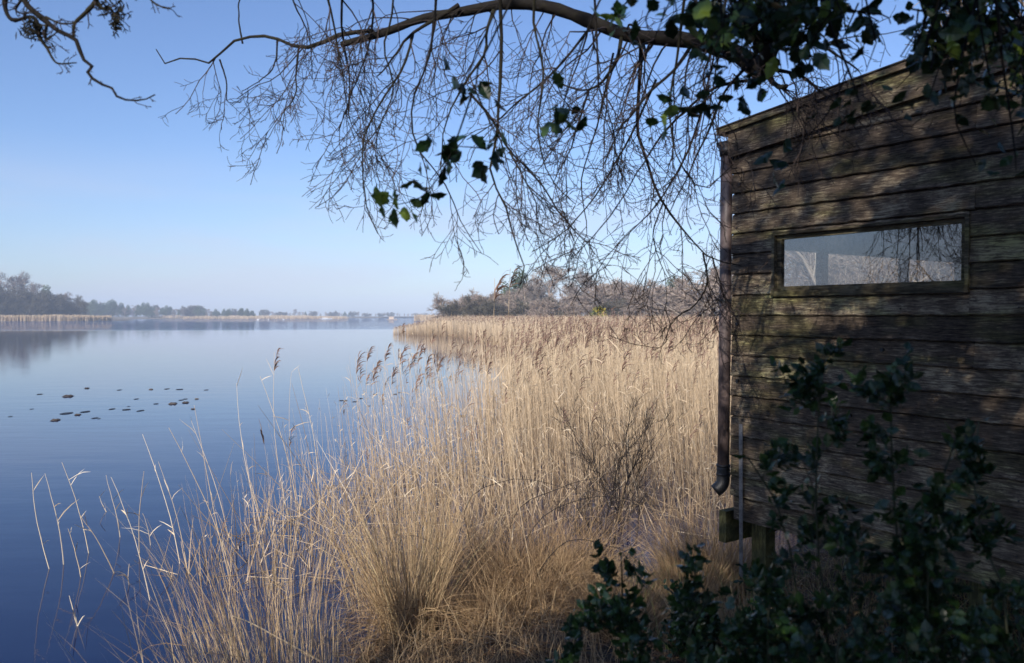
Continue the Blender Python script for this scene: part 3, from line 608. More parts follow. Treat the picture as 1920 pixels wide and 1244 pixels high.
copse = [ # px, top py, distance, proto, label
 (868,566,128,S_tan[0],'leftmost low grey shrub at the end of the copse behind the reeds'),
 (885,572,122,S_ol[0],'small olive shrub beside the leftmost grey one of the copse'),
 (905,568,126,S_tan[1],'low tan shrub between the grey end shrub and the taller trees'),
 (930,560,128,S_tan[0],'shrub with pale twigs below the pine crown'),
 (955,552,132,T_dk[0],'reddish bare tree left of the pine in the copse'),
 (978,534,150,Pn[0],'dark green pine poking out above the left side of the copse'),
 (985,545,138,T_tan[1],'pale bare tree right under the pine'),
 (1010,535,136,T_dk[1],'bare tree left of the tallest one'),
 (1040,508,140,T_tan[0],'tallest bare tree with rounded crown in the middle of the copse'),
 (1062,540,128,T_tan[1],'pale stemmed bare tree in front of the tallest'),
 (1085,520,138,T_dk[2],'wide bare tree just right of the tallest'),
 (1110,524,134,T_dk[0],'purple brown bare tree above the gorse'),
 (1130,545,128,T_dk[1],'dark twiggy bare tree right of the gorse'),
 (1000,570,120,S_ol[1],'green tinged low shrub before the white stemmed trees'),
 (1030,572,118,S_tan[0],'low white stemmed shrub at the reed edge under the tallest tree'),
 (1070,566,120,S_tan[1],'low pale shrub left of the yellow gorse'),
 (1150,575,118,S_ol[0],'low olive shrub right of the yellow gorse'),
 (1175,548,125,S_tan[1],'rounded tan shrub in the gap between the tree groups'),
 (1195,545,122,S_tan[0],'rounded pale shrub, right of the gap'),
 (1225,560,116,S_tan[1],'low whitish shrub left of the right hand tree group'),
 (1250,556,120,S_tan[0],'pale shrub beneath the drooping branch tip'),
 (1262,536,150,Pn[1],'dark pine behind the pale shrubs near the drainpipe'),
 (1285,530,112,T_dk[2],'brownish bare tree at the left of the drainpipe group'),
 (1310,545,100,S_tan[1],'tan shrub before the brownish tree near the drainpipe'),
 (1330,512,92,T_tan[0],'tall pale bare tree nearest the drainpipe'),
 (1352,530,84,T_tan[1],'bare tree partly covered by the drainpipe'),
 (1385,530,80,S_tan[0],'shrub beyond the hide, right of the drainpipe line')]
base = {'bare_tree': 10.3, 'bare_shrub': 6.2, 'willow_shrub': 6.2, 'pine_tree': 9.8}
def bh(p):
    return base[p.name.split('.')[0]]
def real_h(p):                         # measured height of a prototype
    return float(np.percentile([v.co.z for ch in p.children if ch.name.startswith('crown') for v in ch.data.vertices], 90))
RH = {p.name: real_h(p) for p in N_t + [N_s] + T_tan + T_dk + S_tan + S_ol + Pn}
def put(px, py, D, pr, lb, g, z=.3, wide=1.):
    s = (H_(py, D) - z) / RH[pr.name]; wd = s * (1.45 if 'shrub' in pr.name else (.85 if 'pine' in pr.name else 1.3)) * R.uniform(.85, 1.1) * wide
    return place(pr, xy(px, D), D, z, (wd, s), R.uniform(0, 6.28), lb, g)
PROTO = {}
for c in copse: put(*c, G1)
G2 = 'trees and scrub on the wooded headland at the left'
hl = [(-30,525,345,T_dk[0],'pale stemmed bare tree cut by the left edge of the photo'),(8,530,350,T_tan[0],'bare tree with white limbs near the left edge'),(38,521,352,T_dk[1],'tallest round topped bare tree on the headland'),(60,526,356,T_dk[2],'wide bare tree right of the tallest on the headland'),(80,536,350,T_dk[0],'bare tree on the falling right shoulder of the headland wood'),
 (100,552,346,Pn[0],'small dark green pine on the headland shoulder'),(118,560,345,S_ol[1],'low bush right of the headland pine'),(138,554,342,T_dk[1],'leaning bare tree at the tip of the headland'),(150,566,342,S_ol[0],'dark bush under the leaning tree at the headland tip'),
 (-20,548,326,S_ol[0],'olive scrub at the left edge before the headland trees'),(8,552,324,S_ol[1],'olive scrub, second bush from the left edge'),(30,553,323,S_ol[0],'olive scrub, third bush from the left edge'),(52,555,325,S_ol[1],'olive scrub in the middle of the headland front'),(74,558,327,S_ol[0],'olive scrub right of the middle of the headland front'),(95,560,330,S_ol[1],'olive scrub below the headland pine'),(115,566,334,S_ol[0],'low scrub before the leaning tree at the tip'),(135,572,338,S_ol[1],'lowest scrub at the very tip of the headland'),
 (-5,570,316,S_ol[1],'dark low thicket at the left edge just behind the reed fringe'),(22,572,318,S_ol[0],'dark low thicket second along the reed fringe'),(45,573,320,S_ol[1],'dark low thicket third along the reed fringe'),(68,574,322,S_ol[0],'dark low thicket fourth along the reed fringe'),(90,575,325,S_ol[1],'dark low thicket fifth along the reed fringe'),(108,577,328,S_ol[0],'dark low thicket sixth along the reed fringe'),(126,579,332,S_ol[1],'dark low thicket last along the reed fringe')]
for c in hl: put(c[0] - 14, c[1] + 1, c[2] + 18, *c[3:], G2, wide=.8)
# lines of hazy trees on the far shore
G3 = 'hazy trees on the far shore'
fl = []
px = 160
tops = np.interp
while px < 880:
    base_top = np.interp(px, [160,175,215,250,275,300,350,380,430,480,520,640,760,880], [572,573,571,576,573,578,578,581,584,584,585,586,588,590])
    D = np.interp(px, [160, 400, 500, 880], [560, 580, 700, 860]) + R.uniform(-20, 30)
    ever = R.rand() < (.5 if px < 480 else .2)
    pr = Pn[R.randint(2)] if ever else (T_dk + S_ol + T_tan)[R.randint(6)]
    fl.append((px, base_top + R.uniform(-2.2, 3.2), D, pr)); px += R.uniform(5, 10)
fl += [(214,568,548,Pn[1]),(176,570,545,Pn[0]),(184,573,540,Pn[1]),(427,583,520,Pn[0]),(452,582,520,Pn[1]),(463,582,520,Pn[0]),(474,583,522,Pn[1]),(372,577,545,Pn[0])]
fl.sort(key=lambda t: t[0])
nF = len(fl)
ORD2 = ORD + [t_ + ' ' + o for t_ in ('twenty', 'thirty', 'forty', 'fifty', 'sixty', 'seventy', 'eighty') for o in ORD[:9]]
for i, (px, py, D, pr) in enumerate(fl):
    kd = 'dark evergreen' if 'pine' in pr.name else ('low grey bush' if 'shrub' in pr.name else 'bare grey tree')
    pos = ORD2[i] + ' from the headland' if i < nF // 2 else ORD2[nF - 1 - i] + ' from the reed bed end'
    py = min(py + 2.6 - R.exponential(.8), 589.0); put(px, py, D, pr, 'faint %s on the far shore, %s' % (kd, pos), G3, .4)
# gorse
go = leafy('gorse_bush', 'small bright yellow flowering gorse bush before the bare trees', 'bush', 2.7, 4.2, 77, None, 'gorse', .05, 5200, .05, 12)
if 'group' in go: del go['group']
go.location = (xy(1126, 104), 104, .3); go.scale = (.85, .85, 1.25)
# trees behind the hide (seen over its roof and through its window)
G4 = 'bare trees standing behind the hide'
for (x, y, h, pr, lb) in [(10.4,17.5,8.8,N_t[0],'pale bare tree whose twigs show above the right end of the hide roof'),(12.5,19.5,10.5,N_t[1],'brown bare tree over the upper right corner of the photo'),(10.2,22,5.2,N_s,'sunlit shrub seen through the left half of the hide window'),(12.4,24.5,6.2,N_t[0],'white limbed bare tree seen through the middle of the hide window'),(13.8,28,5.4,N_s,'tan shrub seen through the hide window behind the sunlit one'),(19,38,7.2,S_ol[0],'dark bush filling the window bottom behind the hide')]:
    s = h / RH[pr.name]; place(pr, x, y, float(bank_z(x, y)), s, R.uniform(0, 6), lb, G4)
# boats and birds on the lake
def boat(px, py, L, label, cabin, D, tn=.8):
    r_ = empty('moored_boat', (xy(px, D), D, 0), rz=.15, label=label, cat='boat')
    b = MB(); st_ = [(-.5,.42),(-.3,.5),(.1,.5),(.35,.32),(.5,.02)]; V = []; 
    for t, wv in st_:
        V += [[t*L, -wv*L*.3, .32], [t*L, -wv*L*.2, -.1], [t*L, wv*L*.2, -.1], [t*L, wv*L*.3, .32 + .12*(t > .3)]]
    q = []
    for i in range(4):
        for j in range(4): q.append([i*4+j, i*4+(j+1) % 4, (i+1)*4+(j+1) % 4, (i+1)*4+j])
    b.add(V, [q, [[0,1,2,3],[16,19,18,17]]], tn); b.obj('hull', M['white'], r_)
    b = MB(); b.box((-.3*L, -.1*L, .325), (.18*L, .1*L, .325 + cabin), tn * .75); b.obj('cabin', M['white'], r_)
    if cabin > .8:
        b = MB(); b.box((-.38*L, -.15*L, .33 + cabin), (.26*L, .15*L, .45 + cabin), .1); b.obj('roof', M['white'], r_)
boat(611, 600, 7.5, 'long low white boat moored at the end of the far reed spit', .35, 480)
boat(735, 603, 5., 'small boat with brown roof alone on the open lake', 1.2, 400, .12)
for i, (px, lb) in enumerate([(484,'white swan nearest the middle of the far reed spit'),(504,'white swan, second of the three below the far reed spit'),(532,'white swan closest to the moored boat')]):
    D = 380; b = MB(); r_ = empty('swan', (xy(px, D), D, 0), rz=i * 2., label=lb, cat='swan', group='swans on the far water')
    t = np.linspace(-1, 1, 9); P = np.stack([t*.5, t*0, .16 + .10*np.maximum(-t, 0)**2], -1)[None]; b.lines(P, (.26*np.sqrt(np.maximum(1 - t*t, .02)))[None], 10, .9)
    nk = spline([(.38,0,.22),(.62,0,.4),(.5,0,.75),(.56,0,.95),(.74,0,.9)], 10)[None]; b.lines(nk, np.linspace(.07, .05, 10)[None], 6, .9); b.obj('body', M['white'], r_, True)

# ------------------------------------------------------------------ the hide
HA = math.atan2(-.824, .566)
hide = empty('bird_hide', (1.529, 5.5, 0), HA, label='weathered dark board hide with sloping roof, drainpipe and wide low window', cat='hide')
SL = .091; LW = 3.4; DY = 3.1
W0, W1, WZ0, WZ1 = .338, 1.576, 2.520, 2.930
rng = random.Random(5)
b = MB(); z = 1.155; row = 0; PH = .1385
while z < 4.0:
    z1 = z + PH
    segs = [(0.0, LW)]; part_rows = []
    if z1 > WZ0 + .004 and z < WZ1 - .004:
        segs = [(0.0, W0), (W1, LW)]
        if z < WZ0 - .01: part_rows.append((W0 + .001, W1 - .001, z, WZ0 - .001))
        if z1 > WZ1 + .01: part_rows.append((W0 + .001, W1 - .001, WZ1 + .001, z1))
    elif row % 3 == 1: segs = [(0., 1.60), (1.603, LW)]
    elif row % 3 == 2: segs = [(0., 2.2), (2.204, LW)]
    zr, z1r = z, z1
    for (a0, a1, z, z1) in [(a_, b_, zr, z1r) for a_, b_ in segs] + part_rows:
        ns = max(3, int((a1 - a0) / .045)); xs = np.linspace(a0, a1, ns + 1); tnt = rng.random(); ph = rng.uniform(0, 9)
        wv = np.sin(xs * 2.1 + ph) * .0022 + np.array([rng.uniform(-.0032, .0032) for _ in xs]); by = np.sin(xs * 1.3 + ph * 2) * .002
        topz = min(z1 + .006, 9); tilt = rng.uniform(-.002, .003)
        prof = [(-.004 + 0, z1 - .004), (-.016, z1 - .012), (-.027 + tilt, z + .014), (-.030 + tilt, z + .003), (-.023, z - .003), (.0, z - .001), (.0, z1 - .004)]
        V = []
        for i, xv in enumerate(xs):
            cap = 3.63 + SL * xv
            for (yy, zz) in prof: V.append([xv, yy + by[i], min(zz + wv[i], cap)])
        k = len(prof); q = [[i*k+j, (i+1)*k+j, (i+1)*k+(j+1) % k, i*k+(j+1) % k] for i in range(ns) for j in range(k)]
        b.add(V, [q, [list(range(k)), list(range(ns*k, ns*k+k))[::-1]]], tnt)
    z = z1r; row += 1
for r_i in range(18):
    for xx in (.045, .62, 1.21, 1.83, 2.45):
        zz = 1.155 + r_i * PH + .034 + rng.uniform(-.006, .006); xx += rng.uniform(-.012, .012)
        if zz > 3.45 + SL * xx or (WZ0 - .03 < zz < WZ1 + .02 and W0 - .02 < xx < W1 + .02): continue
        t_ = np.linspace(0, 2*math.pi, 7)[:-1]; b.add(np.vstack([np.c_[xx + .0045*np.cos(t_), np.full(6, -.0325), zz + .0045*np.sin(t_)], np.c_[xx + .0045*np.cos(t_), np.full(6, -.015), zz + .0045*np.sin(t_)]]), [[list(range(6))], [[i, (i+1) % 6, 6+(i+1) % 6, 6+i] for i in range(6)]])
wall = b.obj('wall', M['board'], hide); wall.data.materials.append(M['blackpl'])
for pg in wall.data.polygons:
    if pg.loop_total == 6: pg.material_index = 1
wall['label'] = 'overlapping weathered wall boards with pale flaking streaks'
# nail heads
b = MB()
for zz, xx in [(3.285,.07),(2.34,.055),(1.95,.06),(2.2,1.1),(1.8,.9)]:
    t_ = np.linspace(0, 2*math.pi, 9)[:-1]; V = np.c_[xx + .011*np.cos(t_), np.full(8, -.037), zz + .011*np.sin(t_)]; V2 = np.c_[xx + .011*np.cos(t_), np.full(8, -.015), zz + .011*np.sin(t_)]
    b.add(np.vstack([V, V2]), [[list(range(8))], [[i, (i+1) % 8, 8+(i+1) % 8, 8+i] for i in range(8)]])
b.obj('bolt_heads', M['blackpl'], hide)
sh = lambda V: np.c_[V[:, 0], V[:, 1], V[:, 2] + SL * V[:, 0]]
b = MB(); b.box((-.01, -.056, 3.475), (LW, -.034, 3.645), .3, sh); b.obj('barge_board', M['board'], hide)
b = MB(); b.box((-.085, -.085, 3.648), (LW + .1, DY + .1, 3.685), .15, sh); roof = b.obj('roof', M['board'], hide)
b = MB(); b.box((-.095, -.095, 3.687), (LW + .11, DY + .11, 3.694), .2, sh); b.obj('felt', M['felt'], roof)
# inside lining, other walls, floor (the lake side has its long viewing slots)
b = MB(); y0, y1 = .003, .028
b.box((.0, y0, 1.16), (W0+.02, y1, 3.60)); b.box((W1-.02, y0, 1.16), (LW, y1, 3.60)); b.box((W0+.02, y0, 1.16), (W1-.02, y1, WZ0+.02)); b.box((W0+.02, y0, WZ1-.02), (W1-.02, y1, 3.60))
b.obj('lining', M['inside'], hide)
b = MB()
b.box((.0, .03, 1.17), (.045, DY, 2.12)); b.box((.0, .03, 2.87), (.045, DY, 3.64))
for t0, t1 in [(.03,.12),(.93,1.02),(2.06,2.15),(2.98,DY)]: b.box((.0, t0, 2.121), (.045, t1, 2.869))
b.obj('slotted_wall', M['inside'], hide)
b = MB(); b.box((.046, DY-.04, 1.17), (LW, DY, 3.62)); b.obj('back_wall', M['inside'], hide)
b = MB(); b.box((LW-.04, .03, 1.17), (LW, DY-.041, 2.1)); b.box((LW-.04, .03, 2.8), (LW, DY-.041, 3.62)); b.box((LW-.04, .03, 2.101), (LW, .5, 2.799)); b.box((LW-.04, 2.6, 2.101), (LW, DY-.041, 2.799)); b.obj('end_wall', M['inside'], hide)
b = MB(); b.box((.046, .03, 1.17), (LW-.041, DY-.041, 1.21)); b.obj('floor', M['inside'], hide)
# window
b = MB()
b.box((W0, -.040, WZ0), (W1, .045, WZ0+.034), .2)                     # outer sill
b.box((W0, -.036, WZ1-.014), (W1, .045, WZ1), .1); b.box((W0, -.036, WZ0+.0345), (W0+.02, .045, WZ1-.0145), .5); b.box((W1-.02, -.036, WZ0+.0345), (W1, .045, WZ1-.0145), .7)
fr = b.obj('window', M['frame'], hide)
b = MB(); i0, i1, j0, j1 = W0+.0205, W1-.0205, WZ0+.0345, WZ1-.0145
b.box((i0, -.004, j0), (i1, .03, j0+.03), .4); b.box((i0, -.002, j1-.026), (i1, .03, j1), .9); b.box((i0, -.003, j0+.0305), (i0+.032, .03, j1-.0265), .6); b.box((i1-.032, -.003, j0+.0305), (i1, .03, j1-.0265), .3)
b.obj('frame', M['frame'], fr)
b = MB(); b.box((i0+.03, .012, j0+.028), (i1-.03, .016, j1-.024)); b.obj('pane', M['glass'], fr)
# gutter and drainpipe
def arc_extrude(cx, cz, r, a0, a1, n_, y0, y1, th):
    V = []; 
    for yy in (y0, y1):
        for rr in (r, r - th):
            for a in np.linspace(a0, a1, n_): V.append([cx + rr*math.cos(a), yy, cz + rr*math.sin(a)])
    q = []
    for i in range(n_-1):
        q += [[i, i+1, 2*n_+i+1, 2*n_+i], [n_+i+1, n_+i, 3*n_+i, 3*n_+i+1], [i, n_+i, n_+i+1, i+1], [2*n_+i, 2*n_+i+1, 3*n_+i+1, 3*n_+i]]
    return V, [q]
b = MB(); V, q = arc_extrude(-.082, 3.605, .060, math.pi, 2*math.pi, 14, -.02, DY, .004); b.add(V, q)
a = np.linspace(math.pi, 2*math.pi, 14); b.add(np.c_[-.082 + .0595*np.cos(a), np.full(14, -.024), 3.605 + .0595*np.sin(a)], [[list(range(14))]])
b.obj('gutter', M['blackpl'], hide, True)
dp = b = MB(); P = np.array([[-.066, .0, 3.56], [-.068, .0, 3.0], [-.075, .0, 2.2], [-.082, .0, 1.32]])[None]
b.lines(P, np.full((1, 4), .041), 24, cap=True); pipe = b.obj('drainpipe', M['pipe'], hide, True)
b = MB(); P = spline([(-.082,0,1.345),(-.083,0,1.25),(-.087,-.012,1.205),(-.115,-.045,1.165)], 10)[None]; b.lines(P, np.full((1, 10), .046), 20, cap=True); b.obj('shoe', M['blackpl'], pipe, True)
b = MB()
for zz in (1.345, 1.285): b.lines(np.array([[-.082, 0, zz-.008], [-.082, 0, zz+.008]])[None], np.full((1, 2), .0485), 20, cap=True)
b.obj('collar', M['blackpl'], pipe, True)
b = MB(); b.lines(np.array([[-.0735, 0, 2.485], [-.0735, 0, 2.51]])[None], np.full((1, 2), .0455), 20, cap=True); b.box((-.04, -.02, 2.488), (0, .02, 2.507)); b.box((-.126, -.008, 2.49), (-.113, .008, 2.505)); b.obj('bracket', M['blackpl'], pipe)
b = MB(); b.lines(np.array([[-.0665, 0, 3.50], [-.068, 0, 3.57]])[None], np.array([[.046, .055]]), 20, cap=True); b.obj('outlet', M['blackpl'], pipe, True)
# under-floor: rail, legs, beam ends
b = MB(); b.box((.0, .015, .985), (LW, .06, 1.155), .5); b.obj('floor_rail', M['board'], hide)
for (xa, ya_) in [(.115,.065),(1.55,.065),(3.1,.065),(.115,2.7),(1.55,2.7),(3.1,2.7)]:
    b = MB(); b.box((xa, ya_, -.1), (xa+.115, ya_+.10, 1.16), .5); b.obj('leg', M['post'], hide)
b = MB(); b.box((.125, -.32, .80), (.17, .064, 1.0)); b.box((-.14, .03, .80), (.112, .062, 1.04)); 
b = MB(); b.box((-.10, -.02, .81), (-.04, 2.9, 1.03), .4); b.obj('beam', M['post'], hide)
b = MB(); b.box((-.12, .02, .835), (.112, .05, 1.035)); 
# perforated steel strap
b = MB(); x0 = .088
b.box((x0, -.0435, .62), (x0+.03, -.0405, 1.66), .5, lambda V: np.c_[V[:, 0] + (1.66 - V[:, 2]) * .01, V[:, 1], V[:, 2]])
strap = b.obj('steel_strap', M['steel'], hide)
b = MB(); zz = .65; k = 0
while zz < 1.64:
    xx = x0 + (.009 if k % 2 else .021) + (1.66 - zz) * .01; t_ = np.linspace(0, 2*math.pi, 9)[:-1]; b.add(np.c_[xx + .003*np.cos(t_), np.full(8, -.0442), zz + .003*np.sin(t_)], [[list(range(8))]]); zz += .028; k += 1
b.obj('holes', M['blackpl'], strap)

# ------------------------------------------------------------------ leaves
def leaf_template():
    """spiny holly leaf, length 1 along x, slightly folded"""
    n_ = 7; up = []; 
    for i in range(1, n_):
        t = i / n_; wv = .30 * math.sin(math.pi * t ** .9) * (1.12 if i % 2 else .88); up.append((t, wv))
    V = [(0, 0, 0)]; mid = [0]; L_ = []; Rr = []
    for t, wv in up:
        V.append((t, 0, -.05 * t * t)); mid.append(len(V)-1)
        V.append((t + .03, wv, .10 * wv + .09 * (wv > .25) - .05*t*t)); L_.append(len(V)-1)
        V.append((t + .03, -wv, .10 * wv + .09 * (wv > .25) - .05*t*t)); Rr.append(len(V)-1)
    V.append((1.05, 0, -.06)); tip = len(V)-1
    tri = [(0, mid[1], L_[0]), (0, Rr[0], mid[1]), (mid[-1], tip, L_[-1]), (mid[-1], Rr[-1], tip)]; q = []
    for i in range(len(up)-1): q += [(mid[i+1], mid[i+2], L_[i+1], L_[i]), (mid[i+1], Rr[i], Rr[i+1], mid[i+2])]
    return np.array(V), np.array(tri), np.array(q)
LV, LT, LQ = leaf_template()
def leaves(mb_, pos, dirs, size, tint, up=None):
    N = len(pos); d = norm(dirs); u = norm(np.cross(d, norm(R.randn(N, 3) + (np.array([0, 0, 1.2]) if up is None else up)))); nrm = np.cross(d, u)
    sz = size[:, None, None]
    V = pos[:, None, :] + sz * (LV[None, :, 0:1] * d[:, None] + LV[None, :, 1:2] * u[:, None] + LV[None, :, 2:3] * nrm[:, None])
    m_ = len(LV); off = (np.arange(N) * m_)[:, None, None]
    mb_.add(V.reshape(-1, 3), [(LT[None] + off).reshape(-1, 3), (LQ[None] + off).reshape(-1, 4)], np.repeat(tint, m_))
def leafed(mbl, P, n, size, tmin=.2, spread=1.0, tl=(0, .8)):
    """leaves alternating along twigs P"""
    Np, Kp, _ = P.shape; N = Np * n; pi_ = np.repeat(np.arange(Np), n)
    t = np.tile(np.linspace(tmin, .999, n), Np) * (Kp-1); i = np.minimum(t.astype(int), Kp-2); f = (t - i)[:, None]
    s = P[pi_, i] * (1-f) + P[pi_, i+1] * f; T = norm(P[pi_, i+1] - P[pi_, i])
    d = T * .6 + norm(np.cross(T, R.randn(N, 3))) * spread
    leaves(mbl, s, d, R.uniform(size[0], size[1], N), R.uniform(tl[0], tl[1], N))
def holly_bush(label, x, y, H, nst, nb, nl, size=(.035, .06), lean=(0, 0), path=None, z=None, sw=.10):
    z0 = float(bank_z(x, y)) - .03 if z is None else z
    root = empty('holly_bush', (x, y, z0), label=label, cat='bush', group='young holly bushes before the hide')
    if path is not None: tr_ = spline(np.array(path) - np.array([x, y, z0]), 10)[None]
    else:
        tr_ = np.zeros((nst, 10, 3)); d = norm(np.c_[R.randn(nst) * .18 + lean[0], R.randn(nst) * .18 + lean[1], np.ones(nst)]); 
        for k in range(1, 10): tr_[:, k] = tr_[:, k-1] + d * (H * R.uniform(.85, 1.05, (nst, 1)) / 9 if k == 1 else st_l); st_l = np.linalg.norm(tr_[:, 1] - tr_[:, 0], axis=1)[:, None]; d = norm(d + R.randn(nst, 3) * .05)
    rad = np.tile(np.linspace(.0055, .0025, 10), (len(tr_), 1))
    l1, r1 = grow(tr_, rad, nb, (sw*.8, sw*2.4), (35, 75), 5, .18, 1., .03, .15, .10, .55, .5)
    l2, r2 = grow(l1, r1, 3, (sw*.5, sw*1.2), (30, 60), 4, .2, 1., .0, .1, .10, .7, .5)
    b = MB(); b.lines(tr_, rad, 6, R.uniform(0, 1, len(tr_))); b.lines(l1, r1, 4, .5); b.lines(l2, r2, 3, .6); b.obj('stems', M['holly_stem'], root, True)
    b = MB(); leafed(b, l1, nl, size); leafed(b, l2, nl, size); leafed(b, tr_, 8, size, .4); b.obj('leaves', M['holly'], root)
    return root
def stp(pts): return [at(*p) for p in pts]
def hb(label, pts, nb, nl, size=(.028, .050), sw=.1):
    p = stp(pts); x, y = p[0][0], p[0][1]; z0 = float(bank_z(x, y)) - .03
    return holly_bush(label, x, y, 1, 1, nb, nl, size, path=[(x, y, z0)] + p, z=z0, sw=sw)
hb('holly sapling with the tallest straight stem, below the left of the window', [(1555,1244,2.35),(1535,1050,2.4),(1530,850,2.45),(1545,680,2.5)], 30, 6, sw=.10)
hb('slender holly sapling right of the tallest, before the window middle', [(1700,1244,2.2),(1680,1000,2.25),(1672,850,2.25),(1668,690,2.3)], 24, 5, sw=.08)
hb('thin holly sapling nearest the right edge', [(1890,1180,2.3),(1840,1010,2.35),(1825,900,2.4),(1835,790,2.45)], 16, 5, sw=.055)
hb('holly spray reaching left in front of the steel strap', [(1500,1150,2.35),(1470,1000,2.4),(1440,900,2.4),(1400,855,2.45)], 20, 5, sw=.085)
hb('holly sapling leaning right below the window corner', [(1740,1200,2.1),(1740,1000,2.15),(1765,900,2.2),(1790,830,2.25)], 16, 5, sw=.07)
hb('low holly bush between the tallest saplings and the litter', [(1440,1244,2.3),(1440,1150,2.35),(1455,1075,2.4)], 30, 6, sw=.10)
hb('low holly bush left of the rusty bracken', [(1290,1300,2.5),(1290,1200,2.5),(1330,1120,2.55)], 24, 6, sw=.10)
hb('holly bush at the left end of the bushes, its tip above the litter', [(1190,1300,2.6),(1170,1160,2.65),(1165,1050,2.7)], 24, 6, sw=.09)
hb('lowest holly sprig at the bottom edge, left of all others', [(1080,1340,2.6),(1085,1220,2.65),(1095,1140,2.7)], 22, 6, sw=.10)
hb('dense holly bush in the middle of the bottom right', [(1560,1300,2.1),(1590,1150,2.2),(1600,1040,2.25)], 28, 5, sw=.14)
hb('dense holly bush at the lower right, under the thin sapling', [(1760,1300,2.1),(1740,1170,2.15),(1700,1060,2.2)], 28, 5, sw=.13)
hb('dark holly bush filling the lower right corner', [(1910,1330,2.3),(1915,1220,2.35),(1900,1120,2.5)], 16, 5, sw=.13)
# shaded undergrowth further in
for i, (x, y, H, lb) in enumerate([(1.25,3.9,.62,'shaded holly clump under the left corner of the hide'),(1.9,3.6,.6,'shaded holly clump below the hide boards, middle'),(2.4,3.1,.6,'shaded holly clump below the hide boards, right'),(1.0,4.4,.42,'small shaded holly clump by the cut beam end')]):
    holly_bush(lb, x, y, H, 5, 12, 6, (.03, .052), sw=.12)
# dead bracken
def bracken(label, base, dirs, L):
    root = empty('dead_bracken', base, label=label, cat='fern', group='rusty dead bracken fronds')
    for (dx, dy, dz) in dirs:
        n_ = 16; t = np.linspace(0, 1, n_); d = norm(np.array([dx, dy, dz], float)); P = np.outer(t * L, d); P[:, 2] -= .35 * L * t ** 2.2; P = P + np.cumsum(R.randn(n_, 3) * .004, 0)
        b = MB(); b.lines(P[None], np.linspace(.004, .001, n_)[None], 4, .3)
        side = norm(np.cross(d, [0, 0, 1.])); lines = []
        for i in range(4, n_):
            for s in (-1, 1):
                ll = .17 * (1 - i / n_ * .8) * R.uniform(.6, 1.1); q = [P[i]]; dd = norm(side * s + d * .5 + R.randn(3) * .25)
                for k in range(5): q.append(q[-1] + dd * ll / 5); dd = norm(dd + np.array([0, 0, -.25]) + R.randn(3) * .3)
                lines.append(q)
        lines = np.array(lines); b.lines(lines, np.tile([.001, .001, .001, .001, .0008, .0004], (len(lines), 1)), 3, .4)
        l2, r2 = grow(lines, np.full(lines.shape[:2], .004), 9, (.015, .05), (40, 80), 3, .05, 1., -.2, 0, .3, 1., .2); b.lines(l2, np.maximum(r2, .0022), 2, R.uniform(.2, 1, len(l2))); b.obj('frond', M['bracken'], root)
bracken('rusty bracken across the bottom right edge', (1.12,2.0,float(bank_z(1.12,2.0))), [(-.35,-.1,1),(.3,.0,1),(.05,-.1,1.3),(.5,.1,1),(-.1,-.2,1.1)], 1.2)
bracken('brown bracken frond at the bottom, left of the dense holly', (.42,2.0,float(bank_z(.42,2.0))), [(.1,.0,1.2),(-.1,.1,1)], 1.15)
bracken('rusty bracken below the right end of the hide', (1.45,2.3,float(bank_z(1.45,2.3))), [(-.2,.0,1),(.2,.0,1),(0,-.1,1.1)], 1.2)
# dark twiggy shrub and bramble in the reeds
def dead_shrub(label, x, y, H, ns, name='dead_shrub', mt='twig', spread=.35):
    z0 = float(max(bank_z(x, y), 0)) - .05; root = empty(name, (x, y, z0), label=label, cat='shrub')
    tr_ = np.zeros((ns, 8, 3)); d = norm(np.c_[R.randn(ns)*spread, R.randn(ns)*spread, np.ones(ns)]); tr_[:, 0, :2] = R.randn(ns, 2) * .08
    for k in range(1, 8): tr_[:, k] = tr_[:, k-1] + d * H/7; d = norm(d + R.randn(ns, 3)*.1)
    rad = np.tile(np.linspace(.006, .002, 8), (ns, 1)); l1, r1 = grow(tr_, rad, 12, (H*.12, H*.35), (20, 50), 5, .3, 1., .05, .2, .15, .6, .5); l2, r2 = grow(l1, r1, 6, (.05, .15), (20, 50), 3, .2, 1., .05, .2, .2, .8, .5)
    b = MB(); b.lines(tr_, rad, 5, .3); b.obj('stems', M[mt], root); b = MB(); b.lines(l1, np.maximum(r1, .0016), 3, .2); b.lines(l2, np.maximum(r2, .0013), 3, .3); b.obj('twigs', M[mt], root)
dead_shrub('dark leafless twiggy bush standing among the reeds left of the hide', 1.2, 9.2, 1.45, 16)
dead_shrub('sparse dark twigs low in the water beside the bank, right of the tussocks', .95, 7.7, .8, 10)
root = empty('bramble', bz(-.1, 6.1), label='arching dark bramble stems over the brown tussocks', cat='bramble'); b = MB()
for pts in [[(0,0,0),(-.3,.2,.75),(.1,.3,.98),(.55,.3,.9)],[(0,0,0),(.3,.3,.6),(.8,.5,.75),(1.5,.6,.62)],[(0,0,0),(-.4,.1,.4),(-.7,.1,.55),(-.95,.1,.3)],[(.1,0,0),(.5,.1,.5),(.9,.2,.45),(1.2,.3,.2)],[(0,.1,0),(.1,.5,.6),(.5,.6,.85),(1.,.8,.95)]]:
    s = spline(pts, 16)[None]; s = s + np.cumsum(R.randn(1, 16, 3)*.006, 1); b.lines(s, np.linspace(.0045, .0018, 16)[None], 5, .2); l1, r1 = grow(s, np.linspace(.004, .002, 16)[None], 8, (.05, .16), (30, 70), 4, .2, 1., -.05, 0, .2, .6, .5); b.lines(l1, r1, 3, .2)
b.obj('stems', M['twig'], root)
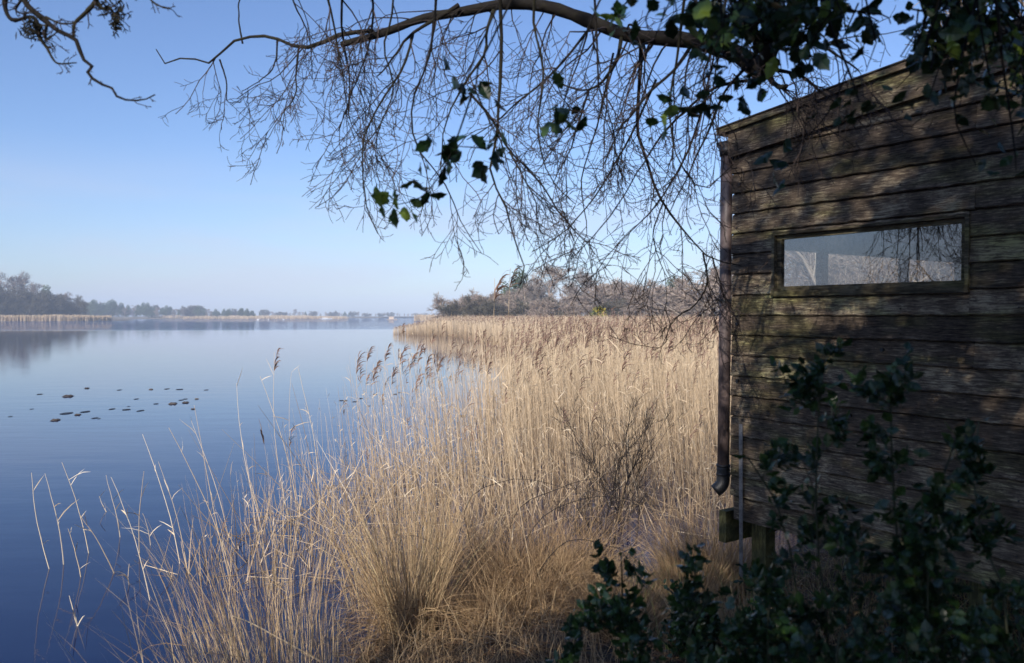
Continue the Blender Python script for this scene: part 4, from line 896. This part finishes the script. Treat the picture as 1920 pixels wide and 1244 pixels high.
# fallen stick low left
b = MB(); s = spline([at(435,1155,5.0), at(470,1168,5.05), at(520,1195,5.1), at(600,1240,5.2)], 12)[None]; o_ = empty('fallen_reed', s[0, -1], label='bent pale reed stem lying across the blades at the bottom left', cat='reed'); b.lines(s - s[0, -1], np.linspace(.004, .006, 12)[None], 5, .55); b.obj('stem', M['reed'], o_)

# ------------------------------------------------------------------ overhanging bare tree
oak = empty('bare_tree', (2.1, -1.6, .7), label='bare tree whose long limb and hanging twigs cross the top of the photo', cat='tree')
O0 = np.array([2.1, -1.6, .7])
def W(*p): return [at(*q) for q in p]
trunk = spline([O0, (1.95,-1.2,2.4), (1.7,0.2,4.4), (1.5,1.6,4.6), at(1475,-130,3.0), at(1462,0,3.4), at(1432,140,3.8)], 26)
limb = spline(W((1432,140,3.8),(1385,103,3.85),(1290,76,3.9),(1185,68,4.0),(1110,42,4.05),(1030,14,4.1),(950,8,4.1),(870,22,4.15),(790,36,4.2),(720,62,4.2),(640,84,4.25)), 30)
G = [ # guided branches: points, r0, r1
 (W((700,58,4.2),(678,60,4.2),(640,66,4.25),(610,80,4.3),(583,91,4.3),(547,89,4.35),(510,73,4.4),(474,75,4.45),(437,86,4.5),(408,113,4.5),(386,128,4.5),(346,118,4.55),(306,129,4.6),(291,104,4.6)), .013, .003),
 (W((412,112,4.5),(424,155,4.5),(426,193,4.5),(448,196,4.5)), .005, .002),
 (W((560,90,4.35),(555,140,4.4),(556,180,4.4),(533,220,4.4),(540,248,4.4)), .006, .002),
 (W((520,75,4.4),(518,115,4.4),(505,145,4.4),(460,180,4.4)), .006, .002),
 (W((455,82,4.5),(448,50,4.5),(443,10,4.5),(445,-30,4.5)), .006, .003),
 (W((640,-60,3.7),(640,0,3.8),(640,60,4.0),(652,130,4.1),(655,200,4.15),(664,240,4.2),(690,270,4.2)), .008, .002),
 (W((600,-60,3.8),(618,20,3.9),(630,100,4.0),(638,160,4.0),(636,230,4.0)), .007, .002),
 (W((690,-60,3.8),(700,20,3.9),(690,100,4.),(665,180,4.),(640,250,4.)), .007, .002),
 (W((935,-60,3.6),(938,20,3.7),(940,90,3.75),(934,200,3.8),(930,260,3.8),(918,330,3.8),(950,400,3.8),(961,470,3.8),(978,520,3.85),(970,545,3.85)), .011, .0022),
 (W((925,20,4.1),(912,60,4.),(908,100,3.95),(880,140,3.9),(845,195,3.9),(820,260,3.9),(812,330,3.9)), .009, .002),
 (W((880,175,3.85),(920,220,3.8),(955,280,3.75),(1010,330,3.75),(1060,395,3.75),(1110,440,3.75),(1120,455,3.75)), .007, .002),
 (W((955,285,3.75),(985,340,3.7),(1010,390,3.7),(1015,430,3.7)), .005, .002),
 (W((860,10,4.1),(775,65,4.05),(740,110,4.),(715,140,4.)), .012, .003),
 (W((775,65,4.05),(755,130,4.),(720,190,4.),(690,260,4.),(688,320,4.),(695,400,4.),(720,450,4.)), .007, .002),
 (W((1110,48,4.05),(1060,110,4.),(1010,160,3.95),(970,190,3.9),(930,230,3.9),(880,270,3.9)), .008, .002),
 (W((1165,72,4.),(1155,110,3.9),(1130,150,3.85),(1105,168,3.85),(1070,165,3.85),(1030,145,3.85)), .010, .003),
 (W((1105,168,3.85),(1085,230,3.8),(1060,300,3.8),(1030,350,3.8)), .006, .002),
 (W((1203,72,3.95),(1200,150,4.1),(1196,240,4.2),(1215,300,4.3),(1235,355,4.3),(1262,400,4.3),(1300,445,4.3),(1345,488,4.3),(1400,500,4.25)), .011, .003),
 (W((1245,375,4.3),(1228,430,4.3),(1240,480,4.3),(1258,512,4.3)), .005, .002),
 (W((1318,475,4.3),(1325,530,4.2),(1300,572,4.2),(1262,600,4.15),(1248,640,4.1),(1225,655,4.1)), .006, .0018),
 (W((1335,480,4.3),(1345,520,4.3),(1358,560,4.3)), .004, .002),
 (W((1300,80,3.9),(1265,130,3.8),(1210,180,3.75),(1170,240,3.7),(1130,320,3.7)), .010, .003),
 (W((1430,150,3.8),(1350,160,4.0),(1290,200,4.3),(1240,250,4.3),(1190,330,3.7),(1150,390,3.7),(1100,450,3.7),(1065,485,3.7)), .009, .002),
 (W((1405,120,3.8),(1360,170,3.7),(1335,230,3.7),(1300,300,3.7),(1270,370,3.7),(1250,420,3.7)), .008, .002),
 (W((1440,140,3.8),(1455,160,3.7),(1476,168,3.6)), .016, .010),
 (W((1440,130,3.8),(1500,140,3.7),(1550,170,3.6),(1600,190,3.6)), .010, .003),
 (W((1440,100,3.7),(1400,50,3.6),(1340,20,3.5),(1290,-40,3.4)), .014, .006),
 (W((1455,30,3.5),(1500,60,3.4),(1560,80,3.3),(1620,100,3.2)), .010, .003),
 (W((1290,-60,3.4),(1280,30,3.5),(1270,120,3.6),(1260,200,3.65),(1275,290,3.65),(1320,350,3.65),(1385,300,3.6)), .008, .002),
 (W((1010,-60,3.5),(1000,40,3.6),(1020,140,3.6),(1010,240,3.6),(1030,330,3.65),(1080,400,3.7)), .007, .002),
 (W((820,-60,3.6),(815,30,3.7),(800,120,3.75),(770,200,3.8),(780,280,3.8),(830,350,3.8),(860,420,3.8),(900,480,3.8)), .007, .002),
 (W((740,-60,3.7),(735,30,3.8),(720,90,3.85),(735,160,3.9),(700,230,3.9),(640,300,3.9)), .006, .002),
 (W((545,-60,4.1),(550,0,4.2),(570,50,4.25),(590,110,4.3)), .006, .002),
 (W((1110,-60,3.5),(1120,60,3.6),(1125,160,3.6),(1150,250,3.6),(1140,330,3.6)), .007, .002),
 (W((1230,150,4.2),(1180,260,4.35),(1120,360,4.4),(1060,430,4.4),(1000,470,4.4)), .007, .002),
 (W((1330,160,4.1),(1290,280,4.3),(1230,380,4.35),(1160,450,4.35),(1130,500,4.35)), .007, .002),
 (W((1150,100,4.2),(1120,230,4.4),(1090,340,4.5),(1100,440,4.5),(1075,490,4.5)), .006, .002),
 (W((1370,-60,3.2),(1360,20,3.4),(1350,110,3.5),(1345,200,3.5),(1370,260,3.5)), .008, .002)]
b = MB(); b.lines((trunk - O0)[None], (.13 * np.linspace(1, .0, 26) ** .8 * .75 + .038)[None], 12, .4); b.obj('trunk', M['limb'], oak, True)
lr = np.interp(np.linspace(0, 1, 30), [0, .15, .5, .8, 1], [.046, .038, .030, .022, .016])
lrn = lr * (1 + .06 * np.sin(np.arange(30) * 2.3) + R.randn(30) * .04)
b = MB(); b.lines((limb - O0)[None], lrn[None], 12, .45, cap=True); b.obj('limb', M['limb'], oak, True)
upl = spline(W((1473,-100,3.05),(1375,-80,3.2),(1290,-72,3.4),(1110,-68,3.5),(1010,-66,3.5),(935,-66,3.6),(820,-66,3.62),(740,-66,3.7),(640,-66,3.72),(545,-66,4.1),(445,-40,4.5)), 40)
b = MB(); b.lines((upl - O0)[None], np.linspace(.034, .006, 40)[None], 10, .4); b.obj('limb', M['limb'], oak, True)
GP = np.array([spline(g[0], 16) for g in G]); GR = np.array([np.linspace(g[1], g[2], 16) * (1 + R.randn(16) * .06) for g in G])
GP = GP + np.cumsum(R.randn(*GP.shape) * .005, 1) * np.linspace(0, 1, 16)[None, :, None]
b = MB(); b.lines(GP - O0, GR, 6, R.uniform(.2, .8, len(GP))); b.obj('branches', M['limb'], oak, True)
lres = limb[None]
d1, e1 = grow(lres, lr[None], 36, (.35, .95), (50, 95), 10, .12, 1., -.16, -.7, .16, .16, .3, .006, .2)
g1, h1 = grow(GP, GR, 7, (.2, .6), (25, 65), 8, .12, 1., -.06, -.25, .17, .6, .35, .004, .3)
k = (g1[:, 0, 0] > -1.25) | (R.rand(len(g1)) < .22); g1, h1 = g1[k], h1[k]
k = (d1[:, -1, 0] > -1.35); d1, e1 = d1[k], e1[k]
d2, e2 = grow(d1, e1, 6, (.12, .38), (25, 65), 7, .15, 1., -.05, -.15, .18, .65, .4, .003)
g2, h2 = grow(g1, h1, 5, (.1, .3), (25, 65), 6, .15, 1., -.02, -.1, .2, .7, .45, .0028)
A2 = np.concatenate([d2[:, [0,1,2,3,5,6]], g2]); B2 = np.concatenate([e2[:, [0,1,2,3,5,6]], h2])
A3, B3 = grow(A2, B2, 3, (.03, .12), (30, 70), 4, .3, 1., .05, .1, .25, .8, .6, .002)
mn = .0013
b = MB()
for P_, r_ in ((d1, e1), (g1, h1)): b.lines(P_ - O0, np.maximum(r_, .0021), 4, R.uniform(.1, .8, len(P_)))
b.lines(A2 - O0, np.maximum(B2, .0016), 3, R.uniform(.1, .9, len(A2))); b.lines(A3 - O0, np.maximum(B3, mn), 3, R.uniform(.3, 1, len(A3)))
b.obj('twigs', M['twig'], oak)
# second tree reaching in at the upper left
o2 = empty('bare_tree', (-3.6, -1.8, .4), label='mossy knobbly bare branch reaching in at the upper left corner', cat='tree'); O2 = np.array([-3.6, -1.8, .4])
tr2 = spline([O2, (-3.5,-1.2,2.6), (-3.1,.4,4.2), at(-120,-330,2.7), at(20,-80,2.9)], 16)
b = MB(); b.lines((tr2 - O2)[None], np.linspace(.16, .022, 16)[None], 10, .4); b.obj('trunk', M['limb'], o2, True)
Gb = [(W((20,-80,2.9),(45,0,2.9),(80,35,2.9),(115,62,2.9),(140,72,2.9),(150,95,2.9),(162,120,2.9),(176,127,2.9),(164,139,2.9),(190,158,2.9),(214,168,2.9),(222,184,2.9),(250,189,2.9),(272,187,2.9),(291,178,2.9)), .011, .002),
 (W((185,-40,2.9),(180,0,2.9),(160,25,2.9),(140,45,2.9),(138,68,2.9)), .008, .005),
 (W((55,-30,2.9),(15,-10,2.9),(10,15,2.9),(24,38,2.9),(60,32,2.9),(75,50,2.9)), .009, .005),
 (W((75,45,2.9),(74,70,2.9),(88,90,2.9),(100,112,2.9),(112,120,2.9),(144,118,2.9)), .006, .002),
 (W((88,45,2.9),(86,75,2.9),(108,60,2.9)), .005, .002),
 (W((85,32,2.9),(112,44,2.9),(135,44,2.9),(150,36,2.9)), .004, .002),
 (W((170,-20,2.9),(190,15,2.9),(205,15,2.9),(215,30,2.9),(218,52,2.9)), .009, .003),
 (W((265,-60,2.9),(280,-5,2.9),(300,12,2.9),(322,18,2.9)), .005, .0018),
 (W((40,0,2.9),(30,20,2.9),(50,30,2.9),(70,55,2.9)), .004, .002)]
P2 = np.array([spline(g[0], 24) for g in Gb]); R2 = np.array([np.linspace(g[1], g[2], 24) * (1 + np.abs(R.randn(24)) * .16) for g in Gb])
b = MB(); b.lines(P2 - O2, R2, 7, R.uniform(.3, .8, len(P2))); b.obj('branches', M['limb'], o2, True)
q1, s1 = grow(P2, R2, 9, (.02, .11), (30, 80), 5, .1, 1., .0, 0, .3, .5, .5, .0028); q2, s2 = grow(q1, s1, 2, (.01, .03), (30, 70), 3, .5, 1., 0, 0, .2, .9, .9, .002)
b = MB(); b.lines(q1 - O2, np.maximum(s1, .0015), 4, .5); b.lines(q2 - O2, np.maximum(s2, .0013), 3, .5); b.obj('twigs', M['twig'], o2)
n_ = 260; c = np.concatenate([at(65,58,2.9) + R.randn(130, 3) * .02, at(210,12,2.9) + R.randn(80, 3) * .025, at(217,50,2.9) + R.randn(50, 3) * np.array([.008, .008, .014])]) - O2
d_ = norm(R.randn(n_, 3)) * .014; b = MB(); b.lines(np.stack([c - d_, c, c + d_], 1), np.tile([.001, .003, .0008], (n_, 1)), 3, .72); b.obj('lichen', M['limb'], o2)

# ------------------------------------------------------------------ holly tree over the camera (its crown shades the hide and the bank)
ht = empty('holly_tree', (.9, -2.6, .75), label='evergreen holly tree with dark leaves hanging along the upper right', cat='tree'); OH = np.array([.9, -2.6, .75])
b = MB(); tk = spline([OH, (.85,-2.5,3), (.6,-2.2,5.5), (.3,-2,8)], 10)[None]; b.lines(tk - OH, np.linspace(.15, .04, 10)[None], 10, .3); b.obj('trunk', M['limb'], ht, True)
br1 = np.array([spline([(.8,-2.4,3.2),(1.2,-.6,4.2),(1.45,1.,4.1),at(1500,-80,2.5)], 12), spline([(.7,-2.3,3.8),(1.6,-.5,4.4),(2.0,.9,4.0),at(1850,-80,2.4)], 12), spline([(.7,-2.3,3.6),(.7,-.5,4.6),(.6,1.2,4.3),at(1250,-120,2.7)], 12)])
GH = [(W((1500,-80,2.5),(1490,10,2.55),(1450,70,2.6),(1400,120,2.7),(1370,160,2.7)), .008, .003),
 (W((1500,-80,2.5),(1540,0,2.5),(1560,60,2.45),(1590,130,2.4),(1610,190,2.4)), .007, .003),
 (W((1250,-120,2.7),(1210,-40,2.7),(1170,10,2.7),(1140,40,2.7)), .006, .002),
 (W((1250,-120,2.7),(1290,-30,2.7),(1330,60,2.65),(1340,130,2.65),(1270,180,2.65),(1245,215,2.65)), .006, .002),
 (W((1250,-120,2.7),(1150,-40,2.7),(1100,60,2.7),(1070,140,2.7),(1055,205,2.7)), .005, .0018),
 (W((1250,-120,2.7),(1000,-80,2.6),(930,20,2.6),(900,90,2.6),(870,160,2.6)), .005, .0018),
 (W((1000,-80,2.6),(930,60,2.6),(890,160,2.6),(935,270,2.6),(850,275,2.6),(820,290,2.6)), .004, .0018),
 (W((890,160,2.6),(860,250,2.6),(830,320,2.6),(790,370,2.6),(740,385,2.6)), .0035, .0016),
 (W((1850,-80,2.4),(1800,0,2.4),(1760,70,2.4),(1745,130,2.35)), .007, .003),
 (W((1850,-80,2.4),(1870,20,2.3),(1880,120,2.3),(1900,260,2.3),(1905,320,2.3)), .006, .002),
 (W((1850,-80,2.4),(1820,40,2.3),(1800,130,2.3),(1790,220,2.3),(1830,310,2.3)), .005, .002),
 (W((1540,0,2.5),(1600,20,2.5),(1660,30,2.5),(1670,45,2.5)), .004, .002),
 (W((1850,-80,2.4),(1900,20,2.4),(1960,80,2.4)), .007, .003),
 (W((1850,-80,2.4),(1780,-20,2.4),(1730,40,2.4)), .006, .003),
 (W((1590,130,2.4),(1560,200,2.4),(1520,250,2.4),(1465,300,2.5)), .003, .0015)]
HP = np.array([spline(g[0], 12) for g in GH]); HR = np.array([np.linspace(g[1], g[2], 12) for g in GH])
b = MB(); b.lines(br1 - OH, np.tile(np.linspace(.05, .012, 12), (3, 1)), 8, .4); b.lines(HP - OH, HR, 5, .4)
hbk = b
def cl(px, py, D, n_, spread, ln=(.048, .078), tl=(.2, 1.)):
    c = at(px, py, D) + R.randn(n_, 3) * spread; dd = norm(R.randn(n_, 3) + np.array([0, 0, -.5])); leaves(LB, c - OH, dd, R.uniform(ln[0], ln[1], n_), R.uniform(tl[0], tl[1], n_))
LB = MB()
for px, py, n_, s, tl in [(725,378,9,.024,(.85,1)),(760,385,4,.015,(.9,1)),(740,362,3,.02,(.3,.7)),(800,352,2,.01,(0,.3)),(797,370,2,.01,(0,.3)),(788,388,1,.005,(.0,.2)),(865,265,5,.02,(0,.5)),(840,285,4,.02,(0,.4)),(815,275,3,.015,(0,.4)),(845,305,2,.015,(0,.3)),(800,300,2,.015,(0,.4)),(875,170,5,.02,(0,.5)),(848,148,2,.015,(0,.4)),(925,185,2,.01,(0,.4)),(935,275,8,.022,(0,.4)),(905,305,2,.01,(0,.3)),(1055,195,5,.022,(.4,1)),(1045,218,5,.02,(.5,1)),(1075,225,3,.02,(0,.4)),(1248,215,5,.02,(.5,1)),(1260,185,4,.02,(.1,.6)),(1285,212,2,.01,(0,.2)),(1240,235,2,.01,(.6,1)),(1145,20,8,.03,(.4,1)),(1170,40,5,.02,(.2,.7)),(1360,130,3,.02,(0,.5)),(1385,175,7,.025,(0,.5)),(1410,165,5,.02,(.1,.6)),(1320,178,3,.02,(0,.4)),(1340,128,2,.02,(0,.3)),(1510,105,7,.025,(0,.3)),(1480,115,3,.02,(0,.3)),(1635,45,2,.015,(0,.3)),(1672,32,1,.01,(0,.3)),(1630,75,3,.02,(0,.3)),(1600,30,5,.03,(0,.5)),(1465,300,4,.02,(.1,.5)),(1480,318,2,.015,(0,.4))]:  # light through the leaves put into the high tints of some clusters
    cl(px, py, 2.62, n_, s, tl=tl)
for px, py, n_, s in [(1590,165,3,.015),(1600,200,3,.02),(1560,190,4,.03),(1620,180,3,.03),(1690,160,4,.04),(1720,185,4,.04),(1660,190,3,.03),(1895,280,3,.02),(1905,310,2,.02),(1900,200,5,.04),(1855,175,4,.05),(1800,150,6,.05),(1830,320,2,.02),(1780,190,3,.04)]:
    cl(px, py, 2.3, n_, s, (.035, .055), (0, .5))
# thick leafy masses at the top right
for cx, cy, sx_, sy_, n_ in [(1370,40,70,40,110),(1450,30,70,45,150),(1530,50,60,45,110),(1290,20,60,35,50),(1480,-30,120,40,150),(1750,60,30,50,60),(1800,40,45,45,110),(1860,60,50,60,140),(1900,120,40,60,90),(1840,-20,80,30,100),(1740,100,18,25,25)]:
    n_ = int(n_ * .62); P_ = np.array([at(cx + R.randn()*sx_*.7, cy + R.randn()*sy_*.7, 2.5 + R.randn()*.12) for _ in range(n_)])
    dd = norm(R.randn(n_, 3) + np.array([0, 0, -.4])); leaves(LB, P_ - OH, dd, R.uniform(.045, .078, n_), R.uniform(0, 1., n_) ** 1.2)  # upper tints paint some of these leaves as lit through
    tw = P_[: n_ // 4]; q = np.stack([tw + np.array([0, 0, .10]) + R.randn(len(tw), 3)*.06, tw + R.randn(len(tw), 3)*.03, tw + R.randn(len(tw), 3)*.05 - np.array([0, 0, .06])], 1); hbk.lines(q - OH, np.tile([.003, .0025, .0012], (len(tw), 1)), 4, .4)
hbk.obj('branches', M['limb'], ht, True)
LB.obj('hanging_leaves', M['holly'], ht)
# the crown proper, above and behind the camera
nC = 44000
cb = MB(); cen = []
for _ in range(210):
    c = np.array([R.uniform(-2.0, 4.2), R.uniform(-4.2, -1.0), R.uniform(2.7, 8.8)]); cen.append(c)

for _ in range(55): cen.append(np.array([R.uniform(-2.2, 1.2), R.uniform(-2.6, -1.1), R.uniform(3.2, 5.6)]))  # extra unseen clusters added to shade the lower wall boards
for _ in range(60): cen.append(np.array([R.uniform(-4.8, -1.9), R.uniform(-3.8, -1.1), R.uniform(2.2, 4.5)]))  # clusters added out of view to the left, shading the near reed feet
cen = np.array(cen); i = R.randint(0, len(cen), nC); pos = cen[i] + R.randn(nC, 3) * np.array([.38, .38, .30])
kk = pos[:, 1] < -.7; pos = pos[kk]
leaves(cb, pos - OH, norm(R.randn(len(pos), 3) + np.array([0, 0, .2])), R.uniform(.07, .12, len(pos)), R.uniform(0, .9, len(pos)))
cb.obj('crown', M['holly'], ht)
b = MB(); ti = R.randint(3, 9, len(cen)); q = np.stack([tk[0][ti], tk[0][ti] * .4 + cen * .6 + R.randn(len(cen), 3)*.1, cen], 1); b.lines(q - OH, np.tile([.03, .018, .006], (len(cen), 1)), 5, .4); b.obj('boughs', M['limb'], ht)

# ------------------------------------------------------------------ haze: one closed box of thin air
S_ = BIG + 60
b = MB(); b.box((-S_, -S_, -1.8), (S_, S_, 34))
m, n, l, o = mat('thin_haze'); pv = n.new('ShaderNodeVolumePrincipled'); pv.inputs['Color'].default_value = (.66, .79, 1., 1); pv.inputs['Density'].default_value = .0007; pv.inputs['Anisotropy'].default_value = -.25
l.new(pv.outputs[0], o.inputs['Volume'])
hz = b.obj('haze', m); tag(hz, 'pale blue haze lying over the lake and its far shore', 'haze', kind='stuff')
